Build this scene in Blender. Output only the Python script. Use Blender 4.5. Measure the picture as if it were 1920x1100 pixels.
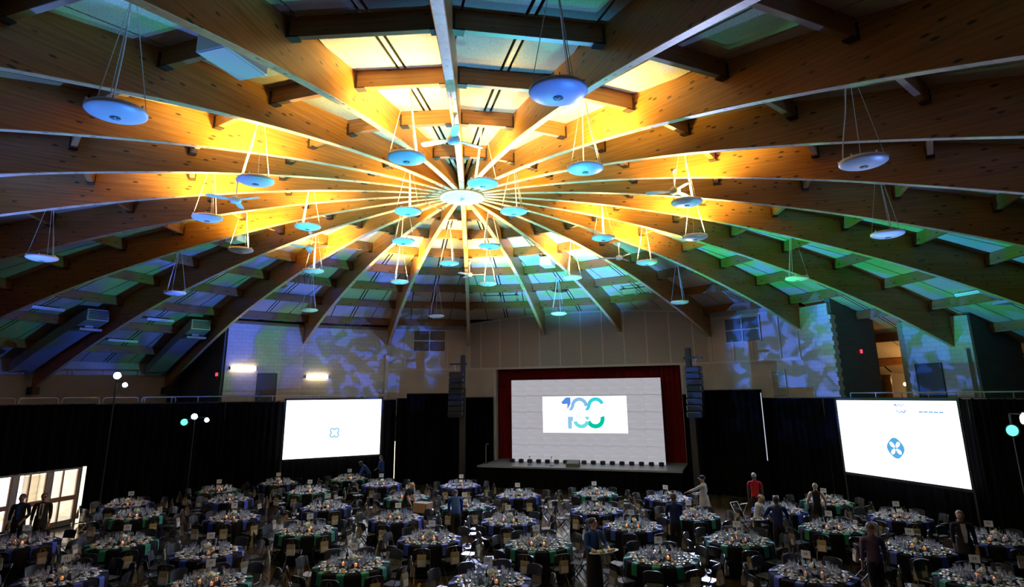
import bpy, bmesh, math, random
import numpy as np
from math import sin, cos, pi, radians as R_
from mathutils import Vector, Matrix

random.seed(7)
scene = bpy.context.scene
COL = scene.collection
for o in list(bpy.data.objects):
    bpy.data.objects.remove(o)

# ------------------------------------------------------------------ camera
CAM = Vector((0.0, -19.633, 4.75))
FX = Vector((0.0816398, 0.96797803, 0.23738887))
RX = Vector((0.99662013, -0.08146759, -0.0105524))
UX = Vector((-0.00912501, -0.23744802, 0.97135739))
cd = bpy.data.cameras.new('camera')
cd.sensor_width = 36.0
cd.lens = 1146.0 / 1920.0 * 36.0
cd.shift_y = -90.0 / 1920.0
cd.clip_start = 0.05
cd.clip_end = 300
cam = bpy.data.objects.new('camera', cd)
COL.objects.link(cam)
cam.matrix_world = Matrix(((RX.x, UX.x, -FX.x, CAM.x), (RX.y, UX.y, -FX.y, CAM.y),
                           (RX.z, UX.z, -FX.z, CAM.z), (0, 0, 0, 1)))
scene.camera = cam

# ------------------------------------------------------------------ world, exposure
vs = scene.view_settings
vs.view_transform = 'Standard'
vs.look = 'None'
vs.exposure = 0.0
vs.gamma = 1.0
vs.use_curve_mapping = False
w = bpy.data.worlds.new('hall_world')
scene.world = w
w.use_nodes = True
w.node_tree.nodes['Background'].inputs[0].default_value = (0.25, 0.3, 0.45, 1)
w.node_tree.nodes['Background'].inputs[1].default_value = 0.004

# ------------------------------------------------------------------ event lights (moving heads) and added unseen spots
PH = 1.4587          # azimuth of the first roof beam, degrees
def polar(r, azd, z=0.0):
    a = R_(azd)
    return Vector((r * sin(a), r * cos(a), z))

def spot(name, loc, target, power, color, angle, blend=0.4, radius=0.08, gobo=None):
    l = bpy.data.lights.new(name, 'SPOT')
    l.energy = power
    l.color = color
    l.spot_size = R_(angle)
    l.spot_blend = blend
    l.shadow_soft_size = radius
    o = bpy.data.objects.new(name, l)
    COL.objects.link(o)
    o.location = loc
    d = (Vector(target) - Vector(loc))
    o.rotation_euler = d.to_track_quat('-Z', 'Y').to_euler()
    if gobo:
        # break-up glass in the projector: noise over the beam direction picks two colours and dark gaps
        l.use_nodes = True
        nt = l.node_tree
        em = nt.nodes['Emission']
        tc = nt.nodes.new('ShaderNodeNewGeometry')
        nz = nt.nodes.new('ShaderNodeTexNoise')
        nz.inputs['Scale'].default_value = gobo[0]
        nz.inputs['Detail'].default_value = 1.5
        nz.inputs['Roughness'].default_value = 0.5
        nz.inputs['Distortion'].default_value = 0.6
        rp = nt.nodes.new('ShaderNodeValToRGB')
        els = rp.color_ramp.elements
        for i, (p, c) in enumerate(gobo[1]):
            e = els[i] if i < 2 else els.new(p)
            e.position = p
            e.color = (*c, 1)
        nt.links.new(tc.outputs['Incoming'], nz.inputs['Vector'])
        nt.links.new(nz.outputs['Fac'], rp.inputs[0])
        nt.links.new(rp.outputs[0], em.inputs['Color'])
    return o

BLUE = (0.16, 0.30, 1.0)
CYAN = (0.10, 0.62, 0.85)
GREEN = (0.05, 0.70, 0.30)
WASHBLUE = (0.22, 0.42, 1.0)

def leaf_gobo(scale, a, b, lo=0.46, hi=0.56, dark=0.12):
    da = tuple(v * dark for v in a)
    return (scale, [(0.0, da), (lo, da), (hi, b), (1.0, b)])

# left cluster (stands by the left drapes) throws leaf shapes across to the right walls, right cluster to the left walls
LFX, RFX = (-13.4, 8.9, 4.2), (15.7, -2.6, 4.1)
spot('gobo_stage_right', LFX, (16.4, 7.6, 6.9), 40000, (1, 1, 1), 19, 0.35, 0.04,
     leaf_gobo(48, (0.04, 0.34, 0.70), (0.05, 0.20, 1.0), 0.48, 0.57, 0.22))
spot('gobo_stage_left', RFX, (-4.7, 17.4, 7.2), 27000, (1, 1, 1), 15, 0.5, 0.04,
     leaf_gobo(52, (0.10, 0.40, 0.60), (0.05, 0.16, 1.0), 0.50, 0.58, 0.14))
# added unseen spots mid-hall, invented to sweep colour radially over the roof bays
MID = (3.25, 2.55, 1.35)
def roof_fx(name, az, elev, power, angle, gob):
    a, e = R_(az), R_(elev)
    t = (MID[0] + 10 * cos(e) * sin(a), MID[1] + 10 * cos(e) * cos(a), MID[2] + 10 * sin(e))
    return spot(name, MID, t, power, (1, 1, 1), angle, 0.75, 0.06, gob)
roof_fx('fx_roof_stage', 12, 52, 34000, 50, (9, [(0.0, (0.04, 0.30, 0.28)), (0.47, (0.05, 0.42, 0.40)), (0.57, (0.08, 0.36, 0.95)), (1.0, (0.14, 0.36, 1.0))]))
roof_fx('fx_roof_right', 92, 40, 21000, 62, (9, [(0.0, (0.01, 0.24, 0.09)), (0.48, (0.01, 0.40, 0.18)), (0.57, (0.03, 0.34, 0.70)), (1.0, (0.08, 0.30, 1.0))]))
roof_fx('fx_roof_left', -60, 36, 24000, 62, (10, [(0.0, (0.01, 0.06, 0.07)), (0.42, (0.02, 0.22, 0.22)), (0.50, (0.03, 0.10, 0.40)), (0.60, (0.05, 0.16, 0.95)), (1.0, (0.10, 0.20, 1.0))]))
roof_fx('fx_roof_near_left', -142, 40, 7000, 66, (8, [(0.0, (0.0, 0.01, 0.01)), (0.50, (0.01, 0.05, 0.05)), (0.56, (0.06, 0.60, 0.45)), (0.66, (0.12, 0.36, 1.0)), (1.0, (0.12, 0.36, 1.0))]))
roof_fx('fx_roof_near_right', 152, 40, 7000, 66, (8, [(0.0, (0.0, 0.01, 0.01)), (0.52, (0.01, 0.05, 0.03)), (0.57, (0.05, 0.55, 0.32)), (0.66, (0.14, 0.34, 1.0)), (1.0, (0.14, 0.34, 1.0))]))
# added unseen spots near the floor to light the pendants and beam soffits
spot('wash_cyan_centre', (3.3, 9.4, 0.7), (0.3, 0.0, 9.8), 11000, (0.05, 0.75, 0.74), 56, 0.8, 0.15)
spot('wash_cyan_front', (-4.3, -7.2, 0.7), (-1.0, -1.0, 9.8), 9500, (0.06, 0.60, 1.0), 66, 0.8, 0.15)
spot('wash_blue_front', (4.2, -8.6, 0.6), (1.2, -12.2, 8.7), 3600, (0.04, 0.20, 1.0), 15, 0.6, 0.10)
spot('wash_cyan_near', (0.9, -7.4, 0.6), (0.8, -7.6, 9.6), 3400, (0.04, 0.42, 1.0), 44, 0.7, 0.12)
spot('wash_blue_near', (-4.3, -7.0, 0.6), (-4.95, -11.2, 8.7), 3600, (0.05, 0.26, 1.0), 15, 0.6, 0.10)
spot('wash_blue_left', (-13.6, -4.6, 0.5), (-11.4, -6.0, 9.3), 12000, (0.10, 0.24, 1.0), 78, 0.8, 0.12)
spot('wash_lavender_right', (14.9, -6.2, 0.5), (9.0, -7.5, 9.0), 3200, (0.18, 0.34, 1.0), 70, 0.8, 0.15)
# added unseen wash from the stage side to brighten the tables
spot('wash_tables_right', (10.6, 10.2, 6.6), (6.0, -1.0, 0.8), 7000, (0.50, 0.58, 1.0), 95, 0.7, 0.10)
spot('wash_tables_left', (0.4, 14.4, 6.6), (-3.0, 2.0, 0.8), 6000, (0.48, 0.55, 1.0), 95, 0.7, 0.10)

# ------------------------------------------------------------------ helpers
def link(o, parent=None):
    COL.objects.link(o)
    if parent is not None:
        o.parent = parent
    return o

class MB:
    """collects polygons, then links them as one mesh"""
    def __init__(self):
        self.v, self.f, self.m = [], [], []
        self.M = Matrix.Identity(4)
    def add(self, verts, faces, mi=0):
        b = len(self.v)
        self.v += [tuple(self.M @ Vector(p)) for p in verts]
        self.f += [tuple(i + b for i in f) for f in faces]
        self.m += [mi] * len(faces)
        return self
    def box(self, c, s, rz=0.0, mi=0, rx=0.0, ry=0.0):
        hx, hy, hz = s[0] / 2, s[1] / 2, s[2] / 2
        T = Matrix.Translation(Vector(c)) @ Matrix.Rotation(rz, 4, 'Z') @ Matrix.Rotation(ry, 4, 'Y') @ Matrix.Rotation(rx, 4, 'X')
        p = [T @ Vector((x, y, z)) for z in (-hz, hz) for y in (-hy, hy) for x in (-hx, hx)]
        return self.add(p, [(0, 2, 3, 1), (4, 5, 7, 6), (0, 1, 5, 4), (2, 6, 7, 3), (0, 4, 6, 2), (1, 3, 7, 5)], mi)
    def bbox(self, c, s, b=0.01, rz=0.0, mi=0):
        """box with chamfered vertical and top edges"""
        hx, hy, hz = s[0] / 2, s[1] / 2, s[2] / 2
        b = min(b, hx * .9, hy * .9, hz * .9)
        def ring(ix, z):
            x, y = hx - ix, hy - ix
            return [(-x + b, -y, z), (x - b, -y, z), (x, -y + b, z), (x, y - b, z), (x - b, y, z), (-x + b, y, z), (-x, y - b, z), (-x, -y + b, z)]
        T = Matrix.Translation(Vector(c)) @ Matrix.Rotation(rz, 4, 'Z')
        rs = [ring(b, -hz), ring(0, -hz + b), ring(0, hz - b), ring(b, hz)]
        p = [T @ Vector(q) for r in rs for q in r]
        f = [tuple(range(7, -1, -1)), tuple(range(24, 32))]
        for k in range(3):
            for i in range(8):
                j = (i + 1) % 8
                f.append((k * 8 + i, k * 8 + j, k * 8 + 8 + j, k * 8 + 8 + i))
        return self.add(p, f, mi)
    def tube(self, pts, r, n=8, mi=0, caps=True, closed=False):
        pts = [Vector(p) for p in pts]
        m = len(pts)
        rr = r if isinstance(r, (list, tuple)) else [r] * m
        verts, faces = [], []
        prev = None
        for i, p in enumerate(pts):
            if closed:
                t = (pts[(i + 1) % m] - pts[i - 1])
            else:
                t = pts[min(i + 1, m - 1)] - pts[max(i - 1, 0)]
            t.normalize()
            if prev is None:
                u = t.cross(Vector((0, 0, 1)))
                if u.length < 1e-3:
                    u = Vector((1, 0, 0))
            else:
                u = prev - t * prev.dot(t)
            u.normalize()
            prev = u
            v = t.cross(u)
            for k in range(n):
                a = 2 * pi * k / n
                verts.append(p + (u * cos(a) + v * sin(a)) * rr[i])
        for i in range(m if closed else m - 1):
            j = (i + 1) % m
            for k in range(n):
                l = (k + 1) % n
                faces.append((i * n + k, i * n + l, j * n + l, j * n + k))
        if caps and not closed:
            faces.append(tuple(range(n - 1, -1, -1)))
            faces.append(tuple((m - 1) * n + k for k in range(n)))
        return self.add(verts, faces, mi)
    def lathe(self, prof, n=16, c=(0, 0, 0), mi=0, cap0=True, cap1=True):
        verts, faces = [], []
        for r, z in prof:
            for k in range(n):
                a = 2 * pi * k / n
                verts.append((c[0] + r * cos(a), c[1] + r * sin(a), c[2] + z))
        m = len(prof)
        for i in range(m - 1):
            for k in range(n):
                l = (k + 1) % n
                faces.append((i * n + k, i * n + l, (i + 1) * n + l, (i + 1) * n + k))
        if cap0:
            faces.append(tuple(range(n - 1, -1, -1)))
        if cap1:
            faces.append(tuple((m - 1) * n + k for k in range(n)))
        return self.add(verts, faces, mi)
    def ball(self, c, r, n=8, m=5, mi=0, s=(1, 1, 1)):
        prof = [(r * sin(pi * i / m) + (1e-4 if i in (0, m) else 0), -r * cos(pi * i / m)) for i in range(m + 1)]
        b = len(self.v)
        self.lathe([(a, z) for a, z in prof], n, (0, 0, 0), mi)
        for i in range(b, len(self.v)):
            x, y, z = self.v[i]
            self.v[i] = (x * s[0] + c[0], y * s[1] + c[1], z * s[2] + c[2])
        return self
    def loft(self, rings, mi=0, cap0=True, cap1=True, closed=True):
        n = len(rings[0])
        verts = [p for r in rings for p in r]
        faces = []
        for i in range(len(rings) - 1):
            for k in range(n if closed else n - 1):
                l = (k + 1) % n
                faces.append((i * n + k, i * n + l, (i + 1) * n + l, (i + 1) * n + k))
        if cap0:
            faces.append(tuple(range(n - 1, -1, -1)))
        if cap1:
            faces.append(tuple((len(rings) - 1) * n + k for k in range(n)))
        return self.add(verts, faces, mi)
    def prism(self, poly, z0, z1, mi=0):
        n = len(poly)
        return self.loft([[(x, y, z0) for x, y in poly], [(x, y, z1) for x, y in poly]], mi)
    def mesh(self, name, mats, smooth=False):
        me = bpy.data.meshes.new(name)
        me.from_pydata(self.v, [], self.f)
        if not isinstance(mats, (list, tuple)):
            mats = [mats]
        for m in mats:
            me.materials.append(m)
        if len(mats) > 1:
            me.polygons.foreach_set('material_index', self.m)
        if smooth:
            me.polygons.foreach_set('use_smooth', [True] * len(me.polygons))
        me.update()
        return me
    def build(self, name, mats, parent=None, smooth=False, loc=None, rz=0.0):
        o = bpy.data.objects.new(name, self.mesh(name, mats, smooth))
        link(o, parent)
        if loc is not None:
            o.location = loc
        o.rotation_euler = (0, 0, rz)
        return o

def empty(name, loc=(0, 0, 0), rz=0.0, parent=None):
    o = bpy.data.objects.new(name, None)
    o.empty_display_size = 0.1
    link(o, parent)
    o.location = loc
    o.rotation_euler = (0, 0, rz)
    return o

def tag(o, label, cat, group=None):
    o['label'] = label
    o['category'] = cat
    if group:
        o['group'] = group
    return o

def struct(o, label=None):
    o['kind'] = 'structure'
    if label:
        o['label'] = label
    return o

def copy_tree(o, parent=None):
    c = o.copy()
    link(c, parent)
    for ch in o.children:
        copy_tree(ch, c)
    return c

def frustum(p, m=0.0):
    """is a point inside the camera's field (used to leave out what the photo shows nothing of)"""
    d = Vector(p) - CAM
    z = d.dot(FX)
    if z < 0.3:
        return False
    x = 960 + 1146 * d.dot(RX) / z
    y = 460 - 1146 * d.dot(UX) / z
    return -m < x < 1920 + m and -m < y < 1100 + m

# ------------------------------------------------------------------ materials
def mat(name, col, rough=0.6, metal=0.0, spec=0.5, emit=None, estr=1.0):
    m = bpy.data.materials.new(name)
    m.use_nodes = True
    b = m.node_tree.nodes['Principled BSDF']
    b.inputs['Base Color'].default_value = (*col, 1)
    b.inputs['Roughness'].default_value = rough
    b.inputs['Metallic'].default_value = metal
    b.inputs['Specular IOR Level'].default_value = spec
    if emit:
        b.inputs['Emission Color'].default_value = (*emit, 1)
        b.inputs['Emission Strength'].default_value = estr
    return m

def N(m, t, **kw):
    n = m.node_tree.nodes.new(t)
    for k, v in kw.items():
        if hasattr(n, k):
            setattr(n, k, v)
        else:
            n.inputs[k].default_value = v
    return n

def noisy(m, a, b, scale, stretch=(1, 1, 1), detail=4.0, bump=0.0, rough=None):
    """mottle the base colour between a and b, with fine relief"""
    nt = m.node_tree
    bs = nt.nodes['Principled BSDF']
    tc = N(m, 'ShaderNodeTexCoord')
    mp = N(m, 'ShaderNodeMapping')
    mp.inputs['Scale'].default_value = stretch
    nz = N(m, 'ShaderNodeTexNoise')
    nz.inputs['Scale'].default_value = scale
    nz.inputs['Detail'].default_value = detail
    rp = N(m, 'ShaderNodeValToRGB')
    rp.color_ramp.elements[0].position = 0.3
    rp.color_ramp.elements[1].position = 0.7
    rp.color_ramp.elements[0].color = (*a, 1)
    rp.color_ramp.elements[1].color = (*b, 1)
    nt.links.new(tc.outputs['Object'], mp.inputs[0])
    nt.links.new(mp.outputs[0], nz.inputs['Vector'])
    nt.links.new(nz.outputs['Fac'], rp.inputs[0])
    nt.links.new(rp.outputs[0], bs.inputs['Base Color'])
    if bump:
        bp = N(m, 'ShaderNodeBump')
        bp.inputs['Strength'].default_value = bump
        bp.inputs['Distance'].default_value = 0.02
        nt.links.new(nz.outputs['Fac'], bp.inputs['Height'])
        nt.links.new(bp.outputs[0], bs.inputs['Normal'])
    return m

def wood_mat(name, c0, c1, knot, rough=0.42, sx=0.5):
    m = mat(name, c0, rough)
    nt = m.node_tree
    bs = nt.nodes['Principled BSDF']
    tc = N(m, 'ShaderNodeTexCoord')
    mp = N(m, 'ShaderNodeMapping')
    mp.inputs['Scale'].default_value = (sx, 9, 14)
    nz = N(m, 'ShaderNodeTexNoise')
    nz.inputs['Scale'].default_value = 1.6
    nz.inputs['Detail'].default_value = 6
    nz.inputs['Distortion'].default_value = 0.5
    rp = N(m, 'ShaderNodeValToRGB')
    rp.color_ramp.elements[0].position = 0.32
    rp.color_ramp.elements[1].position = 0.68
    rp.color_ramp.elements[0].color = (*c0, 1)
    rp.color_ramp.elements[1].color = (*c1, 1)
    # knots: stretched cells, only the very centre is dark
    mk = N(m, 'ShaderNodeMapping')
    mk.inputs['Scale'].default_value = (2.2, 5.5, 6.2)
    vo = N(m, 'ShaderNodeTexVoronoi')
    vo.inputs['Scale'].default_value = 1.0
    vo.inputs['Randomness'].default_value = 1.0
    rk = N(m, 'ShaderNodeValToRGB')
    rk.color_ramp.elements[0].position = 0.11
    rk.color_ramp.elements[1].position = 0.19
    rk.color_ramp.elements[0].color = (0, 0, 0, 1)
    rk.color_ramp.elements[1].color = (1, 1, 1, 1)
    # laminations
    wv = N(m, 'ShaderNodeTexWave')
    wv.bands_direction = 'Z'
    wv.inputs['Scale'].default_value = 3.5
    wv.inputs['Distortion'].default_value = 0.4
    rw = N(m, 'ShaderNodeValToRGB')
    rw.color_ramp.elements[0].position = 0.0
    rw.color_ramp.elements[1].position = 0.12
    rw.color_ramp.elements[0].color = (0.88, 0.85, 0.82, 1)
    rw.color_ramp.elements[1].color = (1, 1, 1, 1)
    mix = N(m, 'ShaderNodeMixRGB', blend_type='MIX')
    mix.inputs[1].default_value = (*knot, 1)
    mul = N(m, 'ShaderNodeMixRGB', blend_type='MULTIPLY')
    mul.inputs[0].default_value = 1.0
    L = nt.links.new
    L(tc.outputs['Object'], mp.inputs[0]); L(mp.outputs[0], nz.inputs['Vector']); L(nz.outputs['Fac'], rp.inputs[0])
    L(tc.outputs['Object'], mk.inputs[0]); L(mk.outputs[0], vo.inputs['Vector']); L(vo.outputs['Distance'], rk.inputs[0])
    L(tc.outputs['Object'], wv.inputs['Vector']); L(wv.outputs['Fac'], rw.inputs[0])
    L(rk.outputs[0], mix.inputs[0]); L(rp.outputs[0], mix.inputs[2])
    L(mix.outputs[0], mul.inputs[1]); L(rw.outputs[0], mul.inputs[2])
    L(mul.outputs[0], bs.inputs['Base Color'])
    return m

M = {}
M['beam'] = wood_mat('honey_glulam', (0.30, 0.118, 0.024), (0.47, 0.205, 0.042), (0.06, 0.028, 0.012))
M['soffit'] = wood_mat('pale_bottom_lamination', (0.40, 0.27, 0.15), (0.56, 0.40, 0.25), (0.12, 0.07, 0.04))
M['purlin'] = wood_mat('brown_purlin_wood', (0.21, 0.08, 0.024), (0.33, 0.14, 0.042), (0.06, 0.02, 0.01))
M['panel'] = noisy(mat('wood_fibre_board', (0.6, 0.52, 0.40), 0.95, spec=0.1), (0.40, 0.34, 0.25), (0.60, 0.52, 0.40), 38, (1, 1, 1), 3, 0.5)
M['gap'] = mat('joint_dark', (0.012, 0.011, 0.010), 0.9, spec=0.1)
M['strip'] = noisy(mat('pale_batten', (0.6, 0.5, 0.36), 0.8, spec=0.2), (0.55, 0.45, 0.32), (0.68, 0.58, 0.42), 12)
M['hanger'] = mat('dark_steel_hanger', (0.045, 0.025, 0.018), 0.55, 0.3)
M['white'] = mat('white_enamel', (0.82, 0.82, 0.82), 0.35)
M['lampshell'] = mat('pendant_shell', (0.86, 0.86, 0.86), 0.38)
M['grille'] = mat('grey_grille', (0.12, 0.14, 0.16), 0.5)
M['wire'] = mat('pale_cord', (0.75, 0.75, 0.72), 0.6)
M['black'] = mat('black_metal', (0.015, 0.015, 0.017), 0.45)
M['blackgloss'] = mat('black_plastic', (0.012, 0.012, 0.014), 0.28)
M['drape'] = noisy(mat('black_velour', (0.003, 0.003, 0.004), 1.0, spec=0.02), (0.0022, 0.0022, 0.003), (0.0045, 0.0045, 0.0055), 3, (1, 1, 0.2))
M['red_drape'] = mat('red_velour', (0.16, 0.008, 0.010), 0.9, spec=0.1)
M['steel'] = mat('brushed_steel', (0.55, 0.56, 0.58), 0.35, 0.9)
M['duct'] = mat('galvanised_duct', (0.30, 0.31, 0.32), 0.5, 0.3)
M['door'] = mat('dark_door_paint', (0.045, 0.045, 0.048), 0.5)
M['wallpanel'] = noisy(mat('acoustic_panel', (0.42, 0.39, 0.35), 0.95, spec=0.1), (0.36, 0.335, 0.30), (0.46, 0.43, 0.385), 30, bump=0.2)
M['wallpaint'] = noisy(mat('cream_wall_paint', (0.52, 0.48, 0.42), 0.8), (0.48, 0.445, 0.39), (0.55, 0.51, 0.45), 1.5)
M['trim'] = mat('cream_trim', (0.62, 0.58, 0.51), 0.6)

def block_mat():
    m = mat('painted_block', (0.52, 0.48, 0.42), 0.75)
    nt = m.node_tree
    bs = nt.nodes['Principled BSDF']
    tc = N(m, 'ShaderNodeTexCoord')
    mp = N(m, 'ShaderNodeMapping')
    mp.inputs['Rotation'].default_value = (pi / 2, 0, 0)
    br = N(m, 'ShaderNodeTexBrick')
    br.inputs['Scale'].default_value = 1.0
    br.inputs['Brick Width'].default_value = 0.40
    br.inputs['Row Height'].default_value = 0.20
    br.inputs['Mortar Size'].default_value = 0.008
    br.inputs['Color1'].default_value = (0.55, 0.51, 0.45, 1)
    br.inputs['Color2'].default_value = (0.50, 0.46, 0.40, 1)
    br.inputs['Mortar'].default_value = (0.36, 0.33, 0.29, 1)
    bp = N(m, 'ShaderNodeBump')
    bp.inputs['Strength'].default_value = 0.6
    bp.inputs['Distance'].default_value = 0.01
    L = nt.links.new
    L(tc.outputs['Object'], mp.inputs[0]); L(mp.outputs[0], br.inputs['Vector'])
    L(br.outputs['Color'], bs.inputs['Base Color'])
    inv = N(m, 'ShaderNodeMath', operation='SUBTRACT')
    inv.inputs[0].default_value = 1.0
    L(br.outputs['Fac'], inv.inputs[1]); L(inv.outputs[0], bp.inputs['Height']); L(bp.outputs[0], bs.inputs['Normal'])
    return m
M['block'] = block_mat()
M['block_dark'] = noisy(mat('slate_block_paint', (0.09, 0.095, 0.10), 0.8), (0.075, 0.08, 0.085), (0.11, 0.115, 0.12), 3, (1, 1, 5))  # darker than the other block walls, used on the side returns

def floor_mat():
    m = mat('varnished_floor_boards', (0.10, 0.055, 0.025), 0.26, spec=0.6)
    nt = m.node_tree
    bs = nt.nodes['Principled BSDF']
    tc = N(m, 'ShaderNodeTexCoord')
    br = N(m, 'ShaderNodeTexBrick')
    br.inputs['Scale'].default_value = 1.0
    br.inputs['Brick Width'].default_value = 1.4
    br.inputs['Row Height'].default_value = 0.09
    br.inputs['Mortar Size'].default_value = 0.002
    br.inputs['Color1'].default_value = (0.075, 0.040, 0.018, 1)
    br.inputs['Color2'].default_value = (0.058, 0.031, 0.014, 1)
    br.inputs['Mortar'].default_value = (0.03, 0.016, 0.008, 1)
    nz = N(m, 'ShaderNodeTexNoise')
    nz.inputs['Scale'].default_value = 0.8
    rr = N(m, 'ShaderNodeMapRange')
    rr.inputs[3].default_value = 0.15
    rr.inputs[4].default_value = 0.24
    L = nt.links.new
    L(tc.outputs['Object'], br.inputs['Vector']); L(br.outputs['Color'], bs.inputs['Base Color'])
    L(tc.outputs['Object'], nz.inputs['Vector']); L(nz.outputs['Fac'], rr.inputs[0]); L(rr.outputs[0], bs.inputs['Roughness'])
    return m
M['floor'] = floor_mat()

def glow(name, col, strength, base=None):
    return mat(name, base or (0.0, 0.0, 0.0), 0.5, emit=col, estr=strength, spec=0.0)

def glass_mat():
    m = bpy.data.materials.new('clear_glass'); m.use_nodes = True
    nt = m.node_tree; nt.nodes.clear()
    out = nt.nodes.new('ShaderNodeOutputMaterial')
    tr = nt.nodes.new('ShaderNodeBsdfTransparent'); tr.inputs[0].default_value = (0.93, 0.95, 0.97, 1)
    gl = nt.nodes.new('ShaderNodeBsdfGlossy'); gl.inputs['Roughness'].default_value = 0.10; gl.inputs['Color'].default_value = (0.95, 0.97, 1, 1)
    fr = nt.nodes.new('ShaderNodeFresnel'); fr.inputs['IOR'].default_value = 1.5
    mr = nt.nodes.new('ShaderNodeMapRange'); mr.inputs[3].default_value = 0.26; mr.inputs[4].default_value = 0.9
    mx = nt.nodes.new('ShaderNodeMixShader')
    nt.links.new(fr.outputs[0], mr.inputs[0]); nt.links.new(mr.outputs[0], mx.inputs[0])
    nt.links.new(tr.outputs[0], mx.inputs[1]); nt.links.new(gl.outputs[0], mx.inputs[2]); nt.links.new(mx.outputs[0], out.inputs[0])
    return m
M['glass'] = glass_mat()
M['cloth'] = noisy(mat('black_tablecloth', (0.004, 0.004, 0.006), 0.9, spec=0.1), (0.003, 0.003, 0.0045), (0.006, 0.006, 0.008), 8)
M['nap_b'] = noisy(mat('royal_blue_napkin', (0.01, 0.03, 0.26), 0.7), (0.008, 0.024, 0.20), (0.013, 0.036, 0.30), 20)
M['nap_g'] = noisy(mat('emerald_napkin', (0.0, 0.15, 0.07), 0.7), (0.0, 0.12, 0.055), (0.003, 0.18, 0.09), 20)
M['china'] = mat('white_china', (0.80, 0.80, 0.78), 0.2)
M['cream'] = mat('cream_dressing', (0.60, 0.46, 0.22), 0.5)
M['food'] = noisy(mat('orange_brown_food', (0.4, 0.13, 0.03), 0.6), (0.45, 0.16, 0.03), (0.25, 0.08, 0.02), 60)
M['greens'] = noisy(mat('salad_green', (0.1, 0.22, 0.03), 0.6), (0.05, 0.16, 0.02), (0.25, 0.30, 0.06), 60)
M['silver'] = mat('polished_cutlery', (0.8, 0.8, 0.82), 0.12, 1.0)
M['paper'] = mat('white_card', (0.80, 0.80, 0.80), 0.7)
M['ink'] = mat('grey_ink', (0.10, 0.10, 0.12), 0.7)
M['kraft'] = noisy(mat('tan_paper_bag', (0.24, 0.19, 0.125), 0.85), (0.20, 0.16, 0.105), (0.28, 0.23, 0.15), 12)
M['bagwhite'] = mat('pale_bag_front', (0.48, 0.45, 0.39), 0.8)
M['flower'] = noisy(mat('cream_flowers', (0.75, 0.72, 0.50), 0.8), (0.60, 0.62, 0.34), (0.85, 0.80, 0.62), 40)
M['leaf'] = mat('flower_leaf', (0.08, 0.16, 0.04), 0.6)
M['chair'] = mat('black_chair_plastic', (0.014, 0.014, 0.017), 0.30, spec=0.6)
M['chairframe'] = mat('black_chair_tube', (0.02, 0.02, 0.023), 0.3, 0.3)
M['bottle'] = mat('dark_green_bottle', (0.01, 0.03, 0.015), 0.08)
M['wine'] = mat('dark_wine_bottle', (0.02, 0.01, 0.008), 0.08)
M['flame'] = glow('candle_flame', (1.0, 0.36, 0.08), 9.0)
M['votive'] = mat('amber_votive_glass', (0.7, 0.28, 0.10), 0.2, emit=(1.0, 0.35, 0.10), estr=0.35)
# ================================================================== THE ROOF
KN = [0, .4, .8, 1.2, 1.6, 2, 2.4, 2.8, 3.2, 3.6, 4.0, 4.4]
KZ = [1, .987, .951, .893, .815, .719, .607, .471, .315, .139, -.057, -.273]
SC = 6.5
def soffit(r):
    r = max(0.0, r) / SC
    i = min(int(r / .4), len(KN) - 2)
    # Catmull-Rom through the knots
    t = (r - KN[i]) / .4
    p1, p2 = KZ[i], KZ[i + 1]
    p0 = KZ[i - 1] if i > 0 else KZ[1]
    p3 = KZ[i + 2] if i + 2 < len(KZ) else 2 * p2 - p1
    z = 0.5 * (2 * p1 + (p2 - p0) * t + (2 * p0 - 5 * p1 + 4 * p2 - p3) * t * t + (3 * p1 - p0 - 3 * p2 + p3) * t ** 3)
    return 4.75 + SC * z
def depth(r):
    return 0.45 + 0.05 * r
def deck(r):
    return soffit(r) + depth(r)

RC = 18.57                                   # radius of the beam feet round the stage
SN = 17.16                                   # distance of the stage wall from the hub
FOOT = {-1: RC, -2: RC, 0: RC, 3: RC, 4: RC, 1: SN / cos(R_(7.5)), 2: SN / cos(R_(7.5)), 5: 21.8}
BW = 0.18
def az_of(k):
    return PH + 15 * k

for k in range(-11, 13):
    rf = FOOT.get(k, 24.3)
    b = MB()
    r0 = 0.55
    n = 34
    rings = []
    for i in range(n + 1):
        r = r0 + (rf - r0) * i / n
        z0, z1 = soffit(r), deck(r)
        c = 0.012
        rings.append([(r, -BW / 2 + c, z0), (r, BW / 2 - c, z0), (r, BW / 2, z0 + c), (r, BW / 2, z1), (r, -BW / 2, z1), (r, -BW / 2, z0 + c)])
    b.loft(rings)
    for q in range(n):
        b.m[q * 6] = 1          # underside lamination, paler than the sides
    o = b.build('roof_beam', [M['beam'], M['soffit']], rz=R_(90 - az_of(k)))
    tag(o, 'long curved honey-coloured laminated roof beam running from the hub down to the wall', 'beam', 'radial roof beams')
    if rf > 24:
        s = MB().box((rf - 0.05, 0, soffit(rf) - 0.04), (0.5, BW + 0.16, 0.36)).build('shoe', M['hanger'], o)
    elif k != 0:
        s = MB().box((rf + 0.03, 0, soffit(rf) - 0.01), (0.16, BW + 0.10, 0.07)).build('shoe', M['trim'], o)

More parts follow.
